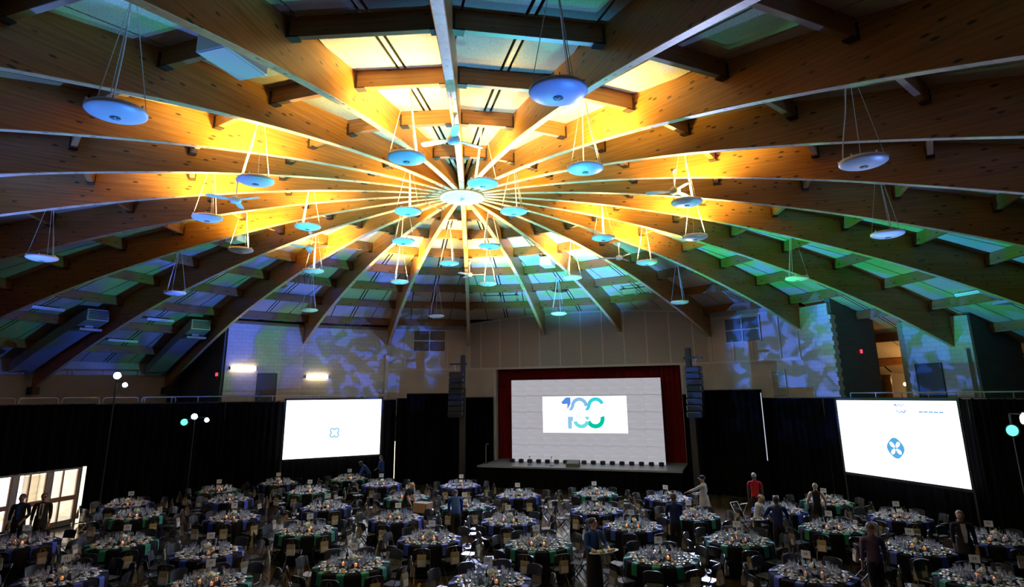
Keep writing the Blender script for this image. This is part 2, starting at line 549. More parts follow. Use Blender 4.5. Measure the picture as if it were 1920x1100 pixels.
# purlins between the beams, nine rings
PR = [3.25, 5.7, 8.15, 10.65, 13.05, 15.5, 17.95, 20.4, 22.9, 25.35]
PD, PW = 0.38, 0.13
def bay_limit(j):
    """outer limit of roof bay j (between beams j and j+1)"""
    return 30
for j in range(-12, 12):
    am = az_of(j + 0.5)
    for r in PR:
        if r > 25 and j != 4:
            continue
        if j in (0, 1, 2) and r > 16.5:
            continue
        if j in (-3, -2, -1, 3) and r > 18.5:
            continue
        ci = cos(R_(7.5))
        c = polar(r * ci, am, deck(r) - PD / 2 - 0.01)
        e1, e2 = polar(r, az_of(j), c.z), polar(r, az_of(j + 1), c.z)
        if not (frustum(c, 60) or frustum(e1, 30) or frustum(e2, 30)):
            continue
        hl = r * sin(R_(7.5)) - BW / 2 / ci
        slope = (deck(r + .5) - deck(r - .5))
        b = MB()
        b.bbox((0, 0, 0), (2 * hl, PW, PD), 0.008)
        root = b.build('purlin', M['purlin'], rz=R_(-am), loc=c)
        tag(root, 'short brown wooden purlin spanning between two radial roof beams', 'purlin', 'purlins between the roof beams')
        for s in (-1, 1):
            h = MB()
            h.box((s * (hl - 0.005), 0, -PD / 2 + 0.13), (0.05, PW + 0.05, 0.30))
            h.box((s * (hl - 0.09), 0, -PD / 2 - 0.01), (0.20, PW + 0.05, 0.03))
            h.build('hanger', M['hanger'], root)

# the roof deck: dark backing, boards between the purlins with open joints, a batten down the middle of each bay
ring_r = [0.4] + PR + [27.6]
b = MB()
for j in range(-12, 12):
    a0, a1 = az_of(j), az_of(j + 1)
    for i in range(len(ring_r) - 1):
        ra, rb = ring_r[i], ring_r[i + 1]
        q = [polar(ra, a0, deck(ra) + .06), polar(ra, a1, deck(ra) + .06), polar(rb, a1, deck(rb) + .06), polar(rb, a0, deck(rb) + .06)]
        b.add(q, [(0, 1, 2, 3)])
        b.add([p + Vector((0, 0, .15)) for p in q], [(3, 2, 1, 0)])
ceil = struct(b.build('ceiling', M['gap']), 'radial roof deck of wood fibre boards')
ci = cos(R_(7.5))
VJ = [(-9, -2.33), (-2.33, -1.165), (-1.165, -0.085), (0.085, 1.165), (1.165, 2.33), (2.33, 9)]
cells = []
for j in range(-12, 12):
    am = az_of(j + 0.5)
    for i in range(len(ring_r) - 1):
        ra, rb = ring_r[i], ring_r[i + 1]
        if j in (0, 1, 2) and ra > 17: continue
        ua, ub = ra * ci, rb * ci
        za, zb = deck(ra), deck(rb)
        def lim(u): return u * math.tan(R_(7.5)) - BW / 2 / ci + 0.02
        for (v0, v1) in VJ:
            g = 0.022
            def clip(u):
                h = lim(u)
                return max(-h, v0 + g), min(h, v1 - g)
            pts = []
            for t in (0.0, 0.25, 0.5, 0.75, 1.0):
                u = ua + (ub - ua) * t
                l, h = clip(u)
                if h - l > 0.03:
                    pts.append((u, l, h, za + (zb - za) * t))
            if len(pts) < 2:
                continue
            mid = pts[len(pts) // 2]
            cw = Matrix.Rotation(R_(-am), 4, 'Z') @ Vector(((mid[1] + mid[2]) / 2, mid[0], mid[3]))
            if not frustum(cw, 150):
                continue
            d = (cw - CAM).length
            size = (pts[-1][0] - pts[0][0]) * (mid[2] - mid[1]) / d ** 2
            cells.append((size, am, pts))
cells.sort(key=lambda c: -c[0])
rest = MB()
for idx, (size, am, pts) in enumerate(cells):
    bb = MB() if idx < 300 else rest
    bb.M = Matrix.Rotation(R_(-am), 4, 'Z')
    lo = [(l, u, z) for u, l, h, z in pts] + [(h, u, z) for u, l, h, z in reversed(pts)]
    up = [(x, y, z + 0.04) for x, y, z in lo]
    n = len(lo)
    f = [(i, n - 1 - i, n - 2 - i, i + 1) for i in range(len(pts) - 1)]
    f += [(i, (i + 1) % n, n + (i + 1) % n, n + i) for i in range(n)]
    bb.add(lo + up, f)
    if idx < 300:
        bb.build('roof_board', M['panel'], ceil)
if rest.v:
    ro = rest.build('roof_boards', M['panel'], ceil)
    ro['kind'] = 'stuff'
for j in range(-12, 12):
    if j in (11, -12) or True:
        b = MB()
        b.M = Matrix.Rotation(R_(-az_of(j + .5)), 4, 'Z')
        rr = [r for r in ring_r if not (j in (0, 1, 2) and r > 19)]
        b.loft([[(-.045, r * ci, deck(r)), (.045, r * ci, deck(r)), (.045, r * ci, deck(r) + .04), (-.045, r * ci, deck(r) + .04)] for r in rr])
        b.build('batten', M['strip'], ceil)

# hub: steel drum with a white plate below and a conduit hoop
hub = empty('roof_hub', (0, 0, soffit(0) - 0.06))
tag(hub, 'round white plate with bolts at the centre where all roof beams meet', 'hub')
b = MB(); b.lathe([(0.56, 0.02), (0.60, 0.05), (0.60, 0.9), (0.5, 0.95)], 36); b.build('drum', M['hanger'], hub)
b = MB(); b.lathe([(0.05, -0.03), (0.70, -0.03), (0.74, -0.015), (0.74, 0.03), (0.3, 0.04)], 48); b.build('plate', M['white'], hub, smooth=False)
for i in range(12):
    a = 2 * pi * i / 12
    MB().lathe([(0.02, -0.05), (0.022, -0.03)], 8, (0.62 * cos(a), 0.62 * sin(a), 0)).build('bolt', M['steel'], hub)
b = MB(); b.lathe([(0.03, -0.10), (0.07, -0.09), (0.07, -0.03)], 12); b.build('boss', M['steel'], hub)
b = MB()
b.tube([(1.22 * cos(a), 1.22 * sin(a), -0.10) for a in [R_(120 + i * 8) for i in range(16)]], 0.018, 6)
for a in (R_(120), R_(180), R_(240)):
    b.tube([(1.22 * cos(a), 1.22 * sin(a), -0.10), (1.22 * cos(a), 1.22 * sin(a), 0.10)], 0.018, 6)
b.build('conduit_hoop', M['steel'], hub)

# ------------------------------------------------------------------ pendants
def make_pendant(zl):
    root = empty('pendant_lamp')
    b = MB()
    R = 0.40
    prof = [(0.07, -0.085)] + [(R * t, -0.085 + 0.075 * t ** 3.0) for t in (0.35, 0.55, 0.72, 0.86, 0.95)] + [(R, -0.004), (R, 0.035), (R - 0.015, 0.05), (0.33, 0.052)]
    b.lathe(prof, 40, cap0=False, cap1=False)
    b.build('bowl', M['lampshell'], root, smooth=True)
    b = MB(); b.lathe([(0.33, 0.052), (0.05, 0.05)], 40, cap0=False); b.build('top_cover', M['white'], root)
    g = MB(); g.lathe([(0.012, -0.096), (0.07, -0.092), (0.072, -0.084)], 20); go = g.build('grille', M['grille'], root)
    for q in (0, pi / 2):
        MB().box((0, 0, -0.098), (0.12, 0.012, 0.006), q).build('grille_bar', M['white'], go)
    for k in range(6):
        a = 2 * pi * k / 6
        MB().box((0.39 * cos(a), 0.39 * sin(a), 0.06), (0.03, 0.02, 0.035), a).build('clip', M['white'], root)
    for k in range(3):
        a = 2 * pi * k / 3 + 0.5
        p0 = Vector((0.37 * cos(a), 0.37 * sin(a), 0.05)); p1 = Vector((0.02 * cos(a), 0.02 * sin(a), zl))
        b = MB(); b.tube([p0, p1], 0.006, 5); b.build('wire', M['wire'], root)
    a = 0.35
    p0 = Vector((0.34 * cos(a), 0.34 * sin(a), 0.05)); p1 = Vector((0.03, 0.02, zl))
    pts = [p0.lerp(p1, t) + Vector((0.012 * sin(9 * t), 0.012 * sin(7 * t + 1), 0)) for t in [i / 8 for i in range(9)]]
    b = MB(); b.tube(pts, 0.011, 6); b.build('cord', M['wire'], root)
    b = MB(); b.lathe([(0.07, zl - 0.03), (0.05, zl + 0.02), (0.02, zl + 0.04)], 12); b.build('canopy', M['white'], root)
    return root

def uplight(root_loc, power, ang=154):
    l = bpy.data.lights.new('pendant_uplight', 'SPOT')
    l.energy = power
    l.color = AMBER
    l.spot_size = R_(ang)
    l.spot_blend = 0.7
    l.shadow_soft_size = 0.16
    o = bpy.data.objects.new('pendant_uplight', l)
    COL.objects.link(o)
    o.location = Vector(root_loc) + Vector((0, 0, 0.12))
    o.rotation_euler = (pi, 0, 0)
AMBER = (1.0, 0.78, 0.19)
AMBER_POWER = 1700
def hang(az, r, z, lit, proto, first, label, group, rz):
    rd = r
    o = proto if first else copy_tree(proto)
    o.location = polar(r, az, z)
    o.rotation_euler = (0, 0, rz)
    tag(o, label, 'pendant lamp', group)
    if lit:
        uplight(o.location, lit)
zo, zm, zi = 8.74, 9.60, 9.98
po = make_pendant(deck(12.2 * ci) - zo - 0.03)
i = 0
for q in range(12):
    kk = -10.5 + 2 * q
    az = az_of(kk)
    p = polar(12.2, az, zo)
    if not frustum(p, 60):
        continue
    hang(az, 12.2, zo, 0, po, i == 0, 'white disc pendant lamp of the wide outer ring, hung on three wires', 'outer ring of pendant lamps', random.uniform(0, 6)); i += 1
pm = make_pendant(deck(7.6 * ci) - zm - 0.03)
for q in range(12):
    kk = -11.5 + 2 * q
    hang(az_of(kk), 7.55, zm, AMBER_POWER, pm, q == 0, 'white disc pendant lamp of the middle ring, throwing amber light upward', 'middle ring of pendant lamps', random.uniform(0, 6))
pi4 = make_pendant(deck(4.9) - zi - 0.03)
for q, kk in enumerate((11.5, 5.5, -0.5, -6.5)):
    hang(az_of(kk), 4.9, zi, AMBER_POWER * 0.55, pi4, q == 0, 'white disc pendant lamp hung well inside the middle ring, under an open bay', 'inner pendant lamps', random.uniform(0, 6))
pi2 = make_pendant(deck(2.6) - zi - 0.03)
for q, (kk, r) in enumerate(((9.81, 2.9), (-9.81, 2.8), (-3.95, 2.4), (1.76, 2.15))):
    hang(az_of(kk), r, zi, AMBER_POWER * 0.4, pi2, q == 0, 'white disc pendant lamp hung closest to the roof hub', 'pendant lamps round the hub', random.uniform(0, 6))

# ------------------------------------------------------------------ ceiling fans
def make_fan(drop):
    root = empty('ceiling_fan')
    b = MB(); b.lathe([(0.05, drop), (0.075, drop - 0.02), (0.03, drop - 0.12), (0.015, drop - 0.14)], 12, cap0=True); b.build('canopy', M['white'], root, smooth=True)
    b = MB(); b.tube([(0, 0, 0.1), (0, 0, drop - 0.1)], 0.015, 8); b.build('rod', M['white'], root)
    b = MB(); b.lathe([(0.05, -0.09), (0.12, -0.07), (0.15, 0.0), (0.12, 0.07), (0.05, 0.11)], 20); b.build('motor', M['white'], root, smooth=True)
    for k in range(3):
        a = 2 * pi * k / 3
        b = MB()
        b.M = Matrix.Rotation(a, 4, 'Z') @ Matrix.Rotation(R_(9), 4, 'X')
        out = [(0.12, 0.035), (0.3, 0.075), (0.6, 0.085), (0.72, 0.07), (0.75, 0.03)]
        poly = [(x, y) for x, y in out] + [(x, -y) for x, y in reversed(out)]
        b.prism(poly, -0.006, 0.006)
        bl = b.build('blade', M['white'], root)
    return root
FANS = [((-0.20, -7.6), 9.98), ((-6.0, -3.6), 9.85), ((5.55, -4.8), 9.9), ((-5.5, 2.4), 9.99), ((6.3, 3.9), 10.05), ((0.35, 7.9), 10.1)]
pf = make_fan(0.62)
for i, ((x, y), z) in enumerate(FANS):
    o = pf if i == 0 else copy_tree(pf)
    o.location = (x, y, z)
    o.rotation_euler = (0, 0, 0.6 + i * 1.1)
    tag(o, 'white three-bladed ceiling fan on a short rod under a roof beam', 'ceiling fan', 'ceiling fans under the beams')
# ================================================================== FLOOR, WALLS, BALCONY
b = MB(); b.lathe([(0.01, 0.0), (25.2, 0.0)], 96, cap0=False, cap1=False)
b.f = [tuple(reversed(f)) for f in b.f]
b.v = [(x, y, 0.0) for x, y, z in b.v]
fl = struct(b.build('floor', M['floor']), 'varnished brown gymnasium floor of narrow boards')

class Plane:
    """a vertical wall plane: normal azimuth, distance from the hub; local x along the wall, y inward-facing depth, z up"""
    def __init__(s, az, dist):
        s.az, s.d = az, dist
        a = R_(az)
        s.n = Vector((sin(a), cos(a), 0)); s.t = Vector((cos(a), -sin(a), 0))
    def p(s, t, z, off=0.0):
        q = s.n * (s.d - off) + s.t * t
        q.z = z
        return q
    @property
    def loc(s): return s.n * s.d
    @property
    def rz(s): return R_(-s.az)     # local +x = t, local +y = n (outward)
    def r(s, t): return math.hypot(s.d, t)

CH = RC * cos(R_(7.5))
P_stage = Plane(az_of(1.5), SN)
P_KL = Plane(az_of(-0.5), CH)
P_OP = Plane(az_of(3.5), CH)
P_JK = Plane(az_of(-1.5), CH)
P_IJ = Plane(az_of(-2.5), CH)
P_PQ = Plane(az_of(4.5), CH)
P_RB = Plane(PH + 72, 21.4)

# stage wall: opening, battens and acoustic panels above
HW = SN * math.tan(R_(22.5))
O0, O1, OZ0, OZ1 = -5.3, 5.42, 1.1, 6.25
b = MB()
b.box(((-HW + O0) / 2, 0.15, 3.13), (O0 + HW, 0.3, 6.26))
b.box(((HW + O1) / 2, 0.15, 3.13), (HW - O1, 0.3, 6.26))
ts = [-HW + i * 2 * HW / 24 for i in range(25)]
rings = []
for t in ts:
    zt = deck(P_stage.r(t)) + 0.05
    rings.append([(t, 0.0, 6.25), (t, 0.3, 6.25), (t, 0.3, zt), (t, 0.0, zt)])
b.loft(rings)
ws = struct(b.build('wall_stage', M['wallpaint'], loc=P_stage.loc, rz=P_stage.rz), 'cream stage wall with battens above the opening')
bt = [-7.0] + [-6.28 + 1.25 * i for i in range(11)] + [7.0]
for i in range(len(bt) - 1):
    b = MB()
    x0, x1 = bt[i] + 0.035, bt[i + 1] - 0.035
    rr = []
    for q in range(5):
        x = x0 + (x1 - x0) * q / 4
        zt = deck(P_stage.r(x)) - 0.09
        rr.append([(x, -0.02, 6.36), (x, 0.0, 6.36), (x, 0.0, zt), (x, -0.02, zt)])
    b.loft(rr)
    b.build('panel', M['wallpanel'], ws)
for x in bt:
    zt = deck(P_stage.r(x)) - 0.02
    MB().box((x, -0.025, (6.27 + zt) / 2), (0.07, 0.05, zt - 6.27)).build('batten', M['trim'], ws)
MB().box((0, -0.03, 6.30), (2 * HW - .05, 0.06, 0.12)).build('ledge', M['trim'], ws)
b = MB()
rr = []
for t in ts:
    zt = deck(P_stage.r(t)) - 0.01
    rr.append([(t, -0.04, zt - 0.1), (t, 0.0, zt - 0.1), (t, 0.0, zt), (t, -0.04, zt)])
b.loft(rr); b.build('top_trim', M['trim'], ws)
for x in (O0 - 0.07, O1 + 0.07):
    MB().box((x, -0.03, 3.68), (0.14, 0.06, 5.15)).build('jamb_trim', M['trim'], ws)

def bay_wall(name, P, t0, t1, z0, material, label, cap=0.0, n=10):
    b = MB(); rr = []
    for i in range(n + 1):
        t = t0 + (t1 - t0) * i / n
        zt = deck(P.r(t)) + 0.05 - cap
        rr.append([(t, 0.0, z0), (t, 0.3, z0), (t, 0.3, zt), (t, 0.0, zt)])
    b.loft(rr)
    return struct(b.build(name, material, loc=P.loc, rz=P.rz), label)

HB = RC * sin(R_(7.5))
def window(name, parent_plane, x0, x1, z0, z1, label):
    w_ = empty(name, parent_plane.loc, parent_plane.rz)
    struct(w_, label)
    cx, cz = (x0 + x1) / 2, (z0 + z1) / 2
    for a0, a1 in ((x0, cx), (cx, x1)):
        for c0, c1 in ((z0, cz), (cz, z1)):
            MB().box(((a0 + a1) / 2, -0.02, (c0 + c1) / 2), (a1 - a0 - .05, 0.02, c1 - c0 - .05)).build('pane', M['louvre'], w_)
    for x in (x0, cx, x1):
        MB().box((x, -0.035, cz), (0.06, 0.06, z1 - z0 + .06)).build('frame', M['trim'], w_)
    for z in (z0, cz, z1):
        MB().box((cx, -0.035, z), (x1 - x0, 0.06, 0.06)).build('frame', M['trim'], w_)
M['louvre'] = noisy(mat('dark_louvre_pane', (0.05, 0.055, 0.06), 0.35), (0.04, 0.045, 0.05), (0.075, 0.08, 0.085), 4, (1, 1, 14))

for nm, P, wx, bts in (('wall_stage_left', P_KL, (-0.95, 0.98), (-2.37, -1.43, -0.28, 1.12, 2.38)), ('wall_stage_right', P_OP, (-1.46, 0.46), (-2.38, -1.1, -0.05, 1.40, 2.32))):
    wl = bay_wall(nm, P, -HB, HB, 0.0, M['wallpaint'], 'cream battened wall beside the stage with a four-pane window')
    w0, w1 = wx
    for x in bts:
        z1_ = deck(P.r(x)) - 0.42
        if w0 < x < w1:
            z1_ = 7.30
        MB().box((x, -0.025, (6.27 + z1_) / 2), (0.07, 0.05, z1_ - 6.27)).build('batten', M['trim'], wl)
    MB().box((0, -0.03, 6.30), (2 * HB - .05, 0.06, 0.12)).build('ledge', M['trim'], wl)
    MB().box((0, -0.03, deck(P.r(HB)) - 0.40), (2 * HB - .3, 0.05, 0.09)).build('top_trim', M['trim'], wl)
window('window_1', P_KL, -0.95, 0.98, 7.36, 8.65, 'dark four-pane window in the wall left of the stage')
window('window_2', P_OP, -1.46, 0.46, 7.29, 8.56, 'dark four-pane window in the wall right of the stage')
# louvred vent grille under the right window
vg = empty('wall_vent', P_OP.p(1.15, 5.2, 0.0), P_OP.rz)
tag(vg, 'tall white louvred vent on the wall right of the stage', 'vent')
for i in range(14):
    MB().box((0, -0.03, -0.6 + i * 0.088), (0.62, 0.05, 0.05), rx=0.5).build('slat', M['trim'], vg)
MB().box((-0.34, -0.03, 0), (0.05, 0.06, 1.3)).build('frame', M['trim'], vg)
MB().box((0.34, -0.03, 0), (0.05, 0.06, 1.3)).build('frame', M['trim'], vg)

# block walls round the balcony
wl = bay_wall('wall_block_left', P_JK, -HB, HB, 0, M['block'], 'painted block wall with a strip lamp, left of the stage', 0.40)
MB().box((0, -0.04, deck(P_JK.r(0)) - 0.40), (2 * HB - .1, 0.12, 0.16)).build('wall_plate', M['purlin'], wl)
MB().box((HB - 0.10, -0.12, 3.6), (0.20, 0.24, 7.0)).build('pilaster', M['wallpaint'], wl)
wl2 = bay_wall('wall_block_far_left', P_IJ, -1.72, HB, 0, M['block'], 'painted block wall with a dark door on the left balcony', 0.40)
MB().box((0.35, -0.04, deck(P_IJ.r(0)) - 0.42), (2 * HB - 1.0, 0.12, 0.14)).build('wall_plate', M['purlin'], wl2)
def side_return(name, p0, p1, mat_, label):
    p0, p1 = Vector(p0), Vector(p1)
    b = MB(); rr = []
    d = (p1 - p0); d.z = 0
    nrm = Vector((-d.y, d.x, 0)).normalized() * 0.14
    for i in range(9):
        p = p0 + d * (i / 8)
        zt = deck(p.xy.length) + 0.05
        rr.append([(p - nrm).to_3d().to_tuple()[:2] + (0,), (p + nrm).to_tuple()[:2] + (0,), (p + nrm).to_tuple()[:2] + (zt,), (p - nrm).to_tuple()[:2] + (zt,)])
    b.loft(rr)
    return struct(b.build(name, mat_), label)
def radial_out(p, r):
    v = Vector((p.x, p.y, 0)); return v.normalized() * r
c1 = P_IJ.p(-1.70, 0, -0.16)
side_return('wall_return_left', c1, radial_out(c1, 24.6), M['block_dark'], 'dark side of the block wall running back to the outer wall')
wr = bay_wall('wall_block_right', P_PQ, -HB, -0.78, 0, M['block'], 'painted block wall with a toothed edge, right of the stage', 0.40)
for i in range(24):
    z = 3.5 + i * 0.2
    if z > 8.2: break
    MB().box((-0.74 + (0.03 if i % 2 else 0.0), 0.14, z), (0.10 + (0.06 if i % 2 else 0.0), 0.32, 0.19)).build('block', M['wallpaint'], wr)
c2 = P_PQ.p(-0.84, 0, -0.16)
c2b = Vector((19.6, 8.3, 0))
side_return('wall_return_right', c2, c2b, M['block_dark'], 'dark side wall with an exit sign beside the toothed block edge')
wb = bay_wall('wall_block_far_right', P_RB, -1.25, 1.92, 0, M['block'], 'painted block wall with a dark door on the right balcony', 0.28)
c3 = P_RB.p(1.80, 0, -0.16)
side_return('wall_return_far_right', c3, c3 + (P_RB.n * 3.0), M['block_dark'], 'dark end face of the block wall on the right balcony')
b = MB(); b.box((1.66, -0.10, 3.2), (0.22, 0.2, 6.4)); b.build('pilaster', M['wallpaint'], wb)

def flush_door(name, P, x0, x1, z1, label):
    d = empty(name, P.loc, P.rz); struct(d, label)
    cx = (x0 + x1) / 2
    MB().bbox((cx, -0.03, (3.65 + z1) / 2), (x1 - x0, 0.05, z1 - 3.65), 0.01).build('leaf', M['door'], d)
    for x in (x0 - 0.03, x1 + 0.03):
        MB().box((x, -0.03, (3.65 + z1) / 2), (0.05, 0.08, z1 - 3.65)).build('frame', M['door'], d)
    MB().box((cx, -0.03, z1 + 0.02), (x1 - x0 + .1, 0.08, 0.05)).build('frame', M['door'], d)
    MB().tube([(x0 + 0.08, -0.06, 4.65), (x0 + 0.08, -0.10, 4.65), (x0 + 0.18, -0.10, 4.65)], 0.012, 6).build('handle', M['steel'], d)
flush_door('door_1', P_IJ, 0.0, 0.95, 5.98, 'dark flush door in the block wall on the left balcony')
flush_door('door_2', P_RB, -0.6, 0.48, 5.87, 'dark flush door in the block wall on the right balcony')

# outer wall ring behind the balcony seats
b = MB()
def ring_wall(r, a0, a1, z0, zf, n):
    pts = []
    for i in range(n + 1):
        a = a0 + (a1 - a0) * i / n
        p = polar(r, a); q = polar(r + .25, a)
        pts.append([(p.x, p.y, z0), (q.x, q.y, z0), (q.x, q.y, zf), (p.x, p.y, zf)])
    return pts
b.loft(ring_wall(24.6, az_of(5.45), az_of(21.03), 0, deck(24.6) + 0.2, 60))
struct(b.build('wall_outer', M['wallpaint']), 'plain outer wall ring behind the balcony')

# lit corridor behind the opening on the right: far wall, timber post, wall lamp
b = MB()
b.loft(ring_wall(26.9, az_of(3.95), az_of(5.45), 0, deck(26.9) + .1, 12))
struct(b.build('wall_corridor', M['wallpaint']), 'warm lit corridor wall seen through the gap on the right balcony')
b = MB()
rr = []
for i in range(9):
    a = az_of(3.95) + (az_of(5.45) - az_of(3.95)) * i / 8
    p, q = polar(24.6, a), polar(26.9, a)
    rr.append([(p.x, p.y, 3.35), (q.x, q.y, 3.35), (q.x, q.y, 3.65), (p.x, p.y, 3.65)])
b.loft(rr)
struct(b.build('floor_corridor', mat('corridor_concrete', (0.2, 0.19, 0.18), 0.8)), 'corridor slab behind the right balcony')
o = MB().lathe([(0.2, 0), (0.2, 1.75), (0.24, 1.78), (0.24, 1.86)], 18).build('timber_post', M['beam'], loc=(20.75, 9.35, 3.655))
tag(o, 'round timber post standing in the lit corridor', 'post')
cl = empty('corridor_lamp', (21.75, 9.45, 4.98)); tag(cl, 'small bright lamp glowing in the corridor on the right', 'lamp')
MB().tube([(0, 0, -1.33), (0, 0, 0)], 0.02, 8).build('stem', M['steel'], cl)
MB().ball((0, 0, 0.08), 0.09, 10, 6).build('globe', glow('warm_globe', (1, 0.66, 0.28), 10), cl)
pl = bpy.data.lights.new('corridor_light', 'POINT'); pl.energy = 130; pl.color = (1, 0.55, 0.2); pl.shadow_soft_size = 0.1
po_ = bpy.data.objects.new('corridor_light', pl); COL.objects.link(po_); po_.location = (22.3, 9.6, 5.1)

# balcony slab
BZ = 3.65
b = MB()
for a0, a1 in ((PH + 58, 168), (-168, PH - 8)):
    n = 40; rr = []
    for i in range(n + 1):
        a = a0 + (a1 - a0) * i / n
        p, q = polar(17.25, a), polar(24.6, a)
        rr.append([(p.x, p.y, BZ - .3), (q.x, q.y, BZ - .3), (q.x, q.y, BZ), (p.x, p.y, BZ)])
    b.loft(rr)
struct(b.build('floor_balcony', mat('balcony_concrete', (0.16, 0.16, 0.165), 0.8)), 'concrete balcony slab round the hall')

# guard rails
def rail_pt(a, z, r=17.15):
    p = polar(r, a); return (p.x, p.y, z)
M['rail'] = mat('grey_painted_rail', (0.42, 0.43, 0.45), 0.4, 0.5)
def hoop_rail(a0, a1, label):
    o = empty('guard_rail', rail_pt((a0 + a1) / 2, BZ)); tag(o, label, 'railing', 'hoop railings on the left balcony')
    base = Vector(o.location)
    pts = []
    zt, zb = 4.82, 4.42
    n = 8
    path = [(a0, zb)] + [(a0, zt - 0.12), (a0 + .12, zt - 0.03), (a0 + .35, zt)] + [(a0 + (a1 - a0) * i / n, zt) for i in range(1, n)] + [(a1 - .35, zt), (a1 - .12, zt - .03), (a1, zt - .12), (a1, zb)]
    b = MB(); b.tube([Vector(rail_pt(a, z)) - base for a, z in path], 0.028, 6); b.build('hoop', M['rail'], o)
    b = MB(); b.tube([Vector(rail_pt(a0 + (a1 - a0) * i / n, 4.50)) - base for i in range(n + 1)], 0.022, 6); b.build('lower_bar', M['rail'], o)
    for a in (a0, a1):
        MB().tube([Vector(rail_pt(a, BZ)) - base, Vector(rail_pt(a, zb + .02)) - base], 0.028, 6).build('leg', M['rail'], o)
aa = -78.0
while aa < -55:
    hoop_rail(aa, aa + 5.1, 'rounded grey hoop railing on the left balcony edge')
    aa += 5.6
def long_rail(a0, a1, z, step, label, flip):
    o = empty('guard_rail', rail_pt((a0 + a1) / 2, BZ)); tag(o, label, 'railing')
    base = Vector(o.location)
    n = max(4, int(abs(a1 - a0) / 2))
    b = MB(); b.tube([Vector(rail_pt(a0 + (a1 - a0) * i / n, z)) - base for i in range(n + 1)] , 0.028, 6); b.build('top_bar', M['rail'], o)
    b = MB(); b.tube([Vector(rail_pt(a0 + (a1 - a0) * i / n, z - 0.38)) - base for i in range(n + 1)], 0.022, 6); b.build('lower_bar', M['rail'], o)
    a = a0
    while a <= a1 + .01:
        MB().tube([Vector(rail_pt(a, BZ)) - base, Vector(rail_pt(a, z)) - base], 0.024, 6).build('post', M['rail'], o)
        a += step
long_rail(-55.2, -14.2, 4.83, 4.1, 'straight grey pipe railing running to the column beside the stage', 0)
long_rail(71.5, 110.5, 4.68, 3.9, 'straight grey pipe railing along the right balcony edge', 0)

# ------------------------------------------------------------------ black drapes
def drape(a0, a1, r, z1, label, group=None, z0=0.01):
    b = MB()
    L = R_(abs(a1 - a0)) * r
    n = int(L / 0.055)
    fr, bk = [], []
    for i in range(n + 1):
        a = a0 + (a1 - a0) * i / n
        s = L * i / n
        w_ = 0.055 * sin(2 * pi * s / 0.34) + 0.02 * sin(2 * pi * s / 0.9 + a)
        p = polar(r + w_, a)
        t = polar(r + w_ * 0.6, a)
        fr.append([(t.x, t.y, z1), (p.x, p.y, z1 - 0.5), (p.x, p.y, z0)])
    b.loft(fr, closed=False, cap0=False, cap1=False)
    o = b.build('black_drape', M['drape'])
    tag(o, label, 'drape', group)
    hem = MB(); hem.tube([polar(r, a0 + (a1 - a0) * i / 8, z1) for i in range(9)], 0.025, 6)
    hem.build('top_pipe', M['black'], o)
    return o
DL = 'full-height black velour drape panel hung below the balcony rail'
DR = 16.75
DA = [-150, -138, -126, -114, -102, -92, -82]
for a0, a1 in zip(DA[:-1], DA[1:]):
    drape(a0, a1 - .05, DR, 4.58, DL, 'drapes round the hall')
drape(-82, -76.5, DR, 4.58, DL, 'drapes round the hall')
# above the daylight doors the drape stops at the door head
drape(-76.5, -63.0, DR, 4.58, 'short black velour drape over the glass entrance doors', None, 2.15)
for a0, a1 in ((-63.0, -53), (-53, -43), (-43, -33), (-33, -22.5), (-22.5, -12.42)):
    drape(a0, a1 - .05, DR, 4.55, DL, 'drapes round the hall')
drape(-12.32, -10.2, DR, 4.62, DL, 'drapes round the hall')
drape(-10.6, -0.4, 16.35, 4.87, 'taller black drape masking the left side of the stage', None)
drape(46.0, 58.55, 16.35, 4.87, 'taller black drape masking the right side of the stage', None)
for a0, a1 in ((56.8, 68), (68, 79), (79, 90), (90, 100), (100, 112), (112, 124), (124, 136), (136, 148)):
    drape(a0, a1 - .05, DR, 4.48, DL, 'drapes round the hall')
def flat_drape(x0, x1, y, z1, label):
    b = MB(); fr = []
    n = int((x1 - x0) / .05)
    for i in range(n + 1):
        x = x0 + (x1 - x0) * i / n
        yy = y + .05 * sin(2 * pi * x / .34)
        fr.append([(x, yy, z1), (x, yy, .01)])
    b.loft(fr, closed=False, cap0=False, cap1=False)
    o = b.build('black_drape', M['drape'], rz=P_stage.rz); tag(o, label, 'drape')
    MB().box(((x0 + x1) / 2, y, z1), (x1 - x0, .04, .04)).build('top_pipe', M['black'], o)
flat_drape(-7.6, -5.34, 16.72, 4.62, 'black drape filling between the left speaker tower and the stage opening')
flat_drape(5.46, 7.0, 16.72, 4.68, 'black drape filling between the stage opening and the right speaker tower')
# light leaking through the drape joints: added glowing strips, not lamps
def leak_strip(a, r, z0, z1, color, strength, label, rad=.03):
    o = empty('wall_tube_lamp', polar(r, a, z0), R_(-a)); tag(o, label, 'lamp')
    MB().box((0, 0.04, (z1 - z0) / 2), (rad * 2, 0.04, z1 - z0 + .1)).build('housing', M['black'], o)
    MB().tube([(0, 0, 0), (0, 0, z1 - z0)], rad, 8).build('tube', glow('tube_' + str(int(a)), color, strength), o)
leak_strip(-12.4, 17.0, 0.35, 2.3, (1.0, 0.80, 0.45), 6.0, 'upright warm tube lamp shining through the gap between two drapes')
leak_strip(58.62, 16.22, 1.75, 4.72, (0.8, 0.84, 1.0), 0.8, 'slim pale upright tube lamp at the edge of the right stage drape', .016)

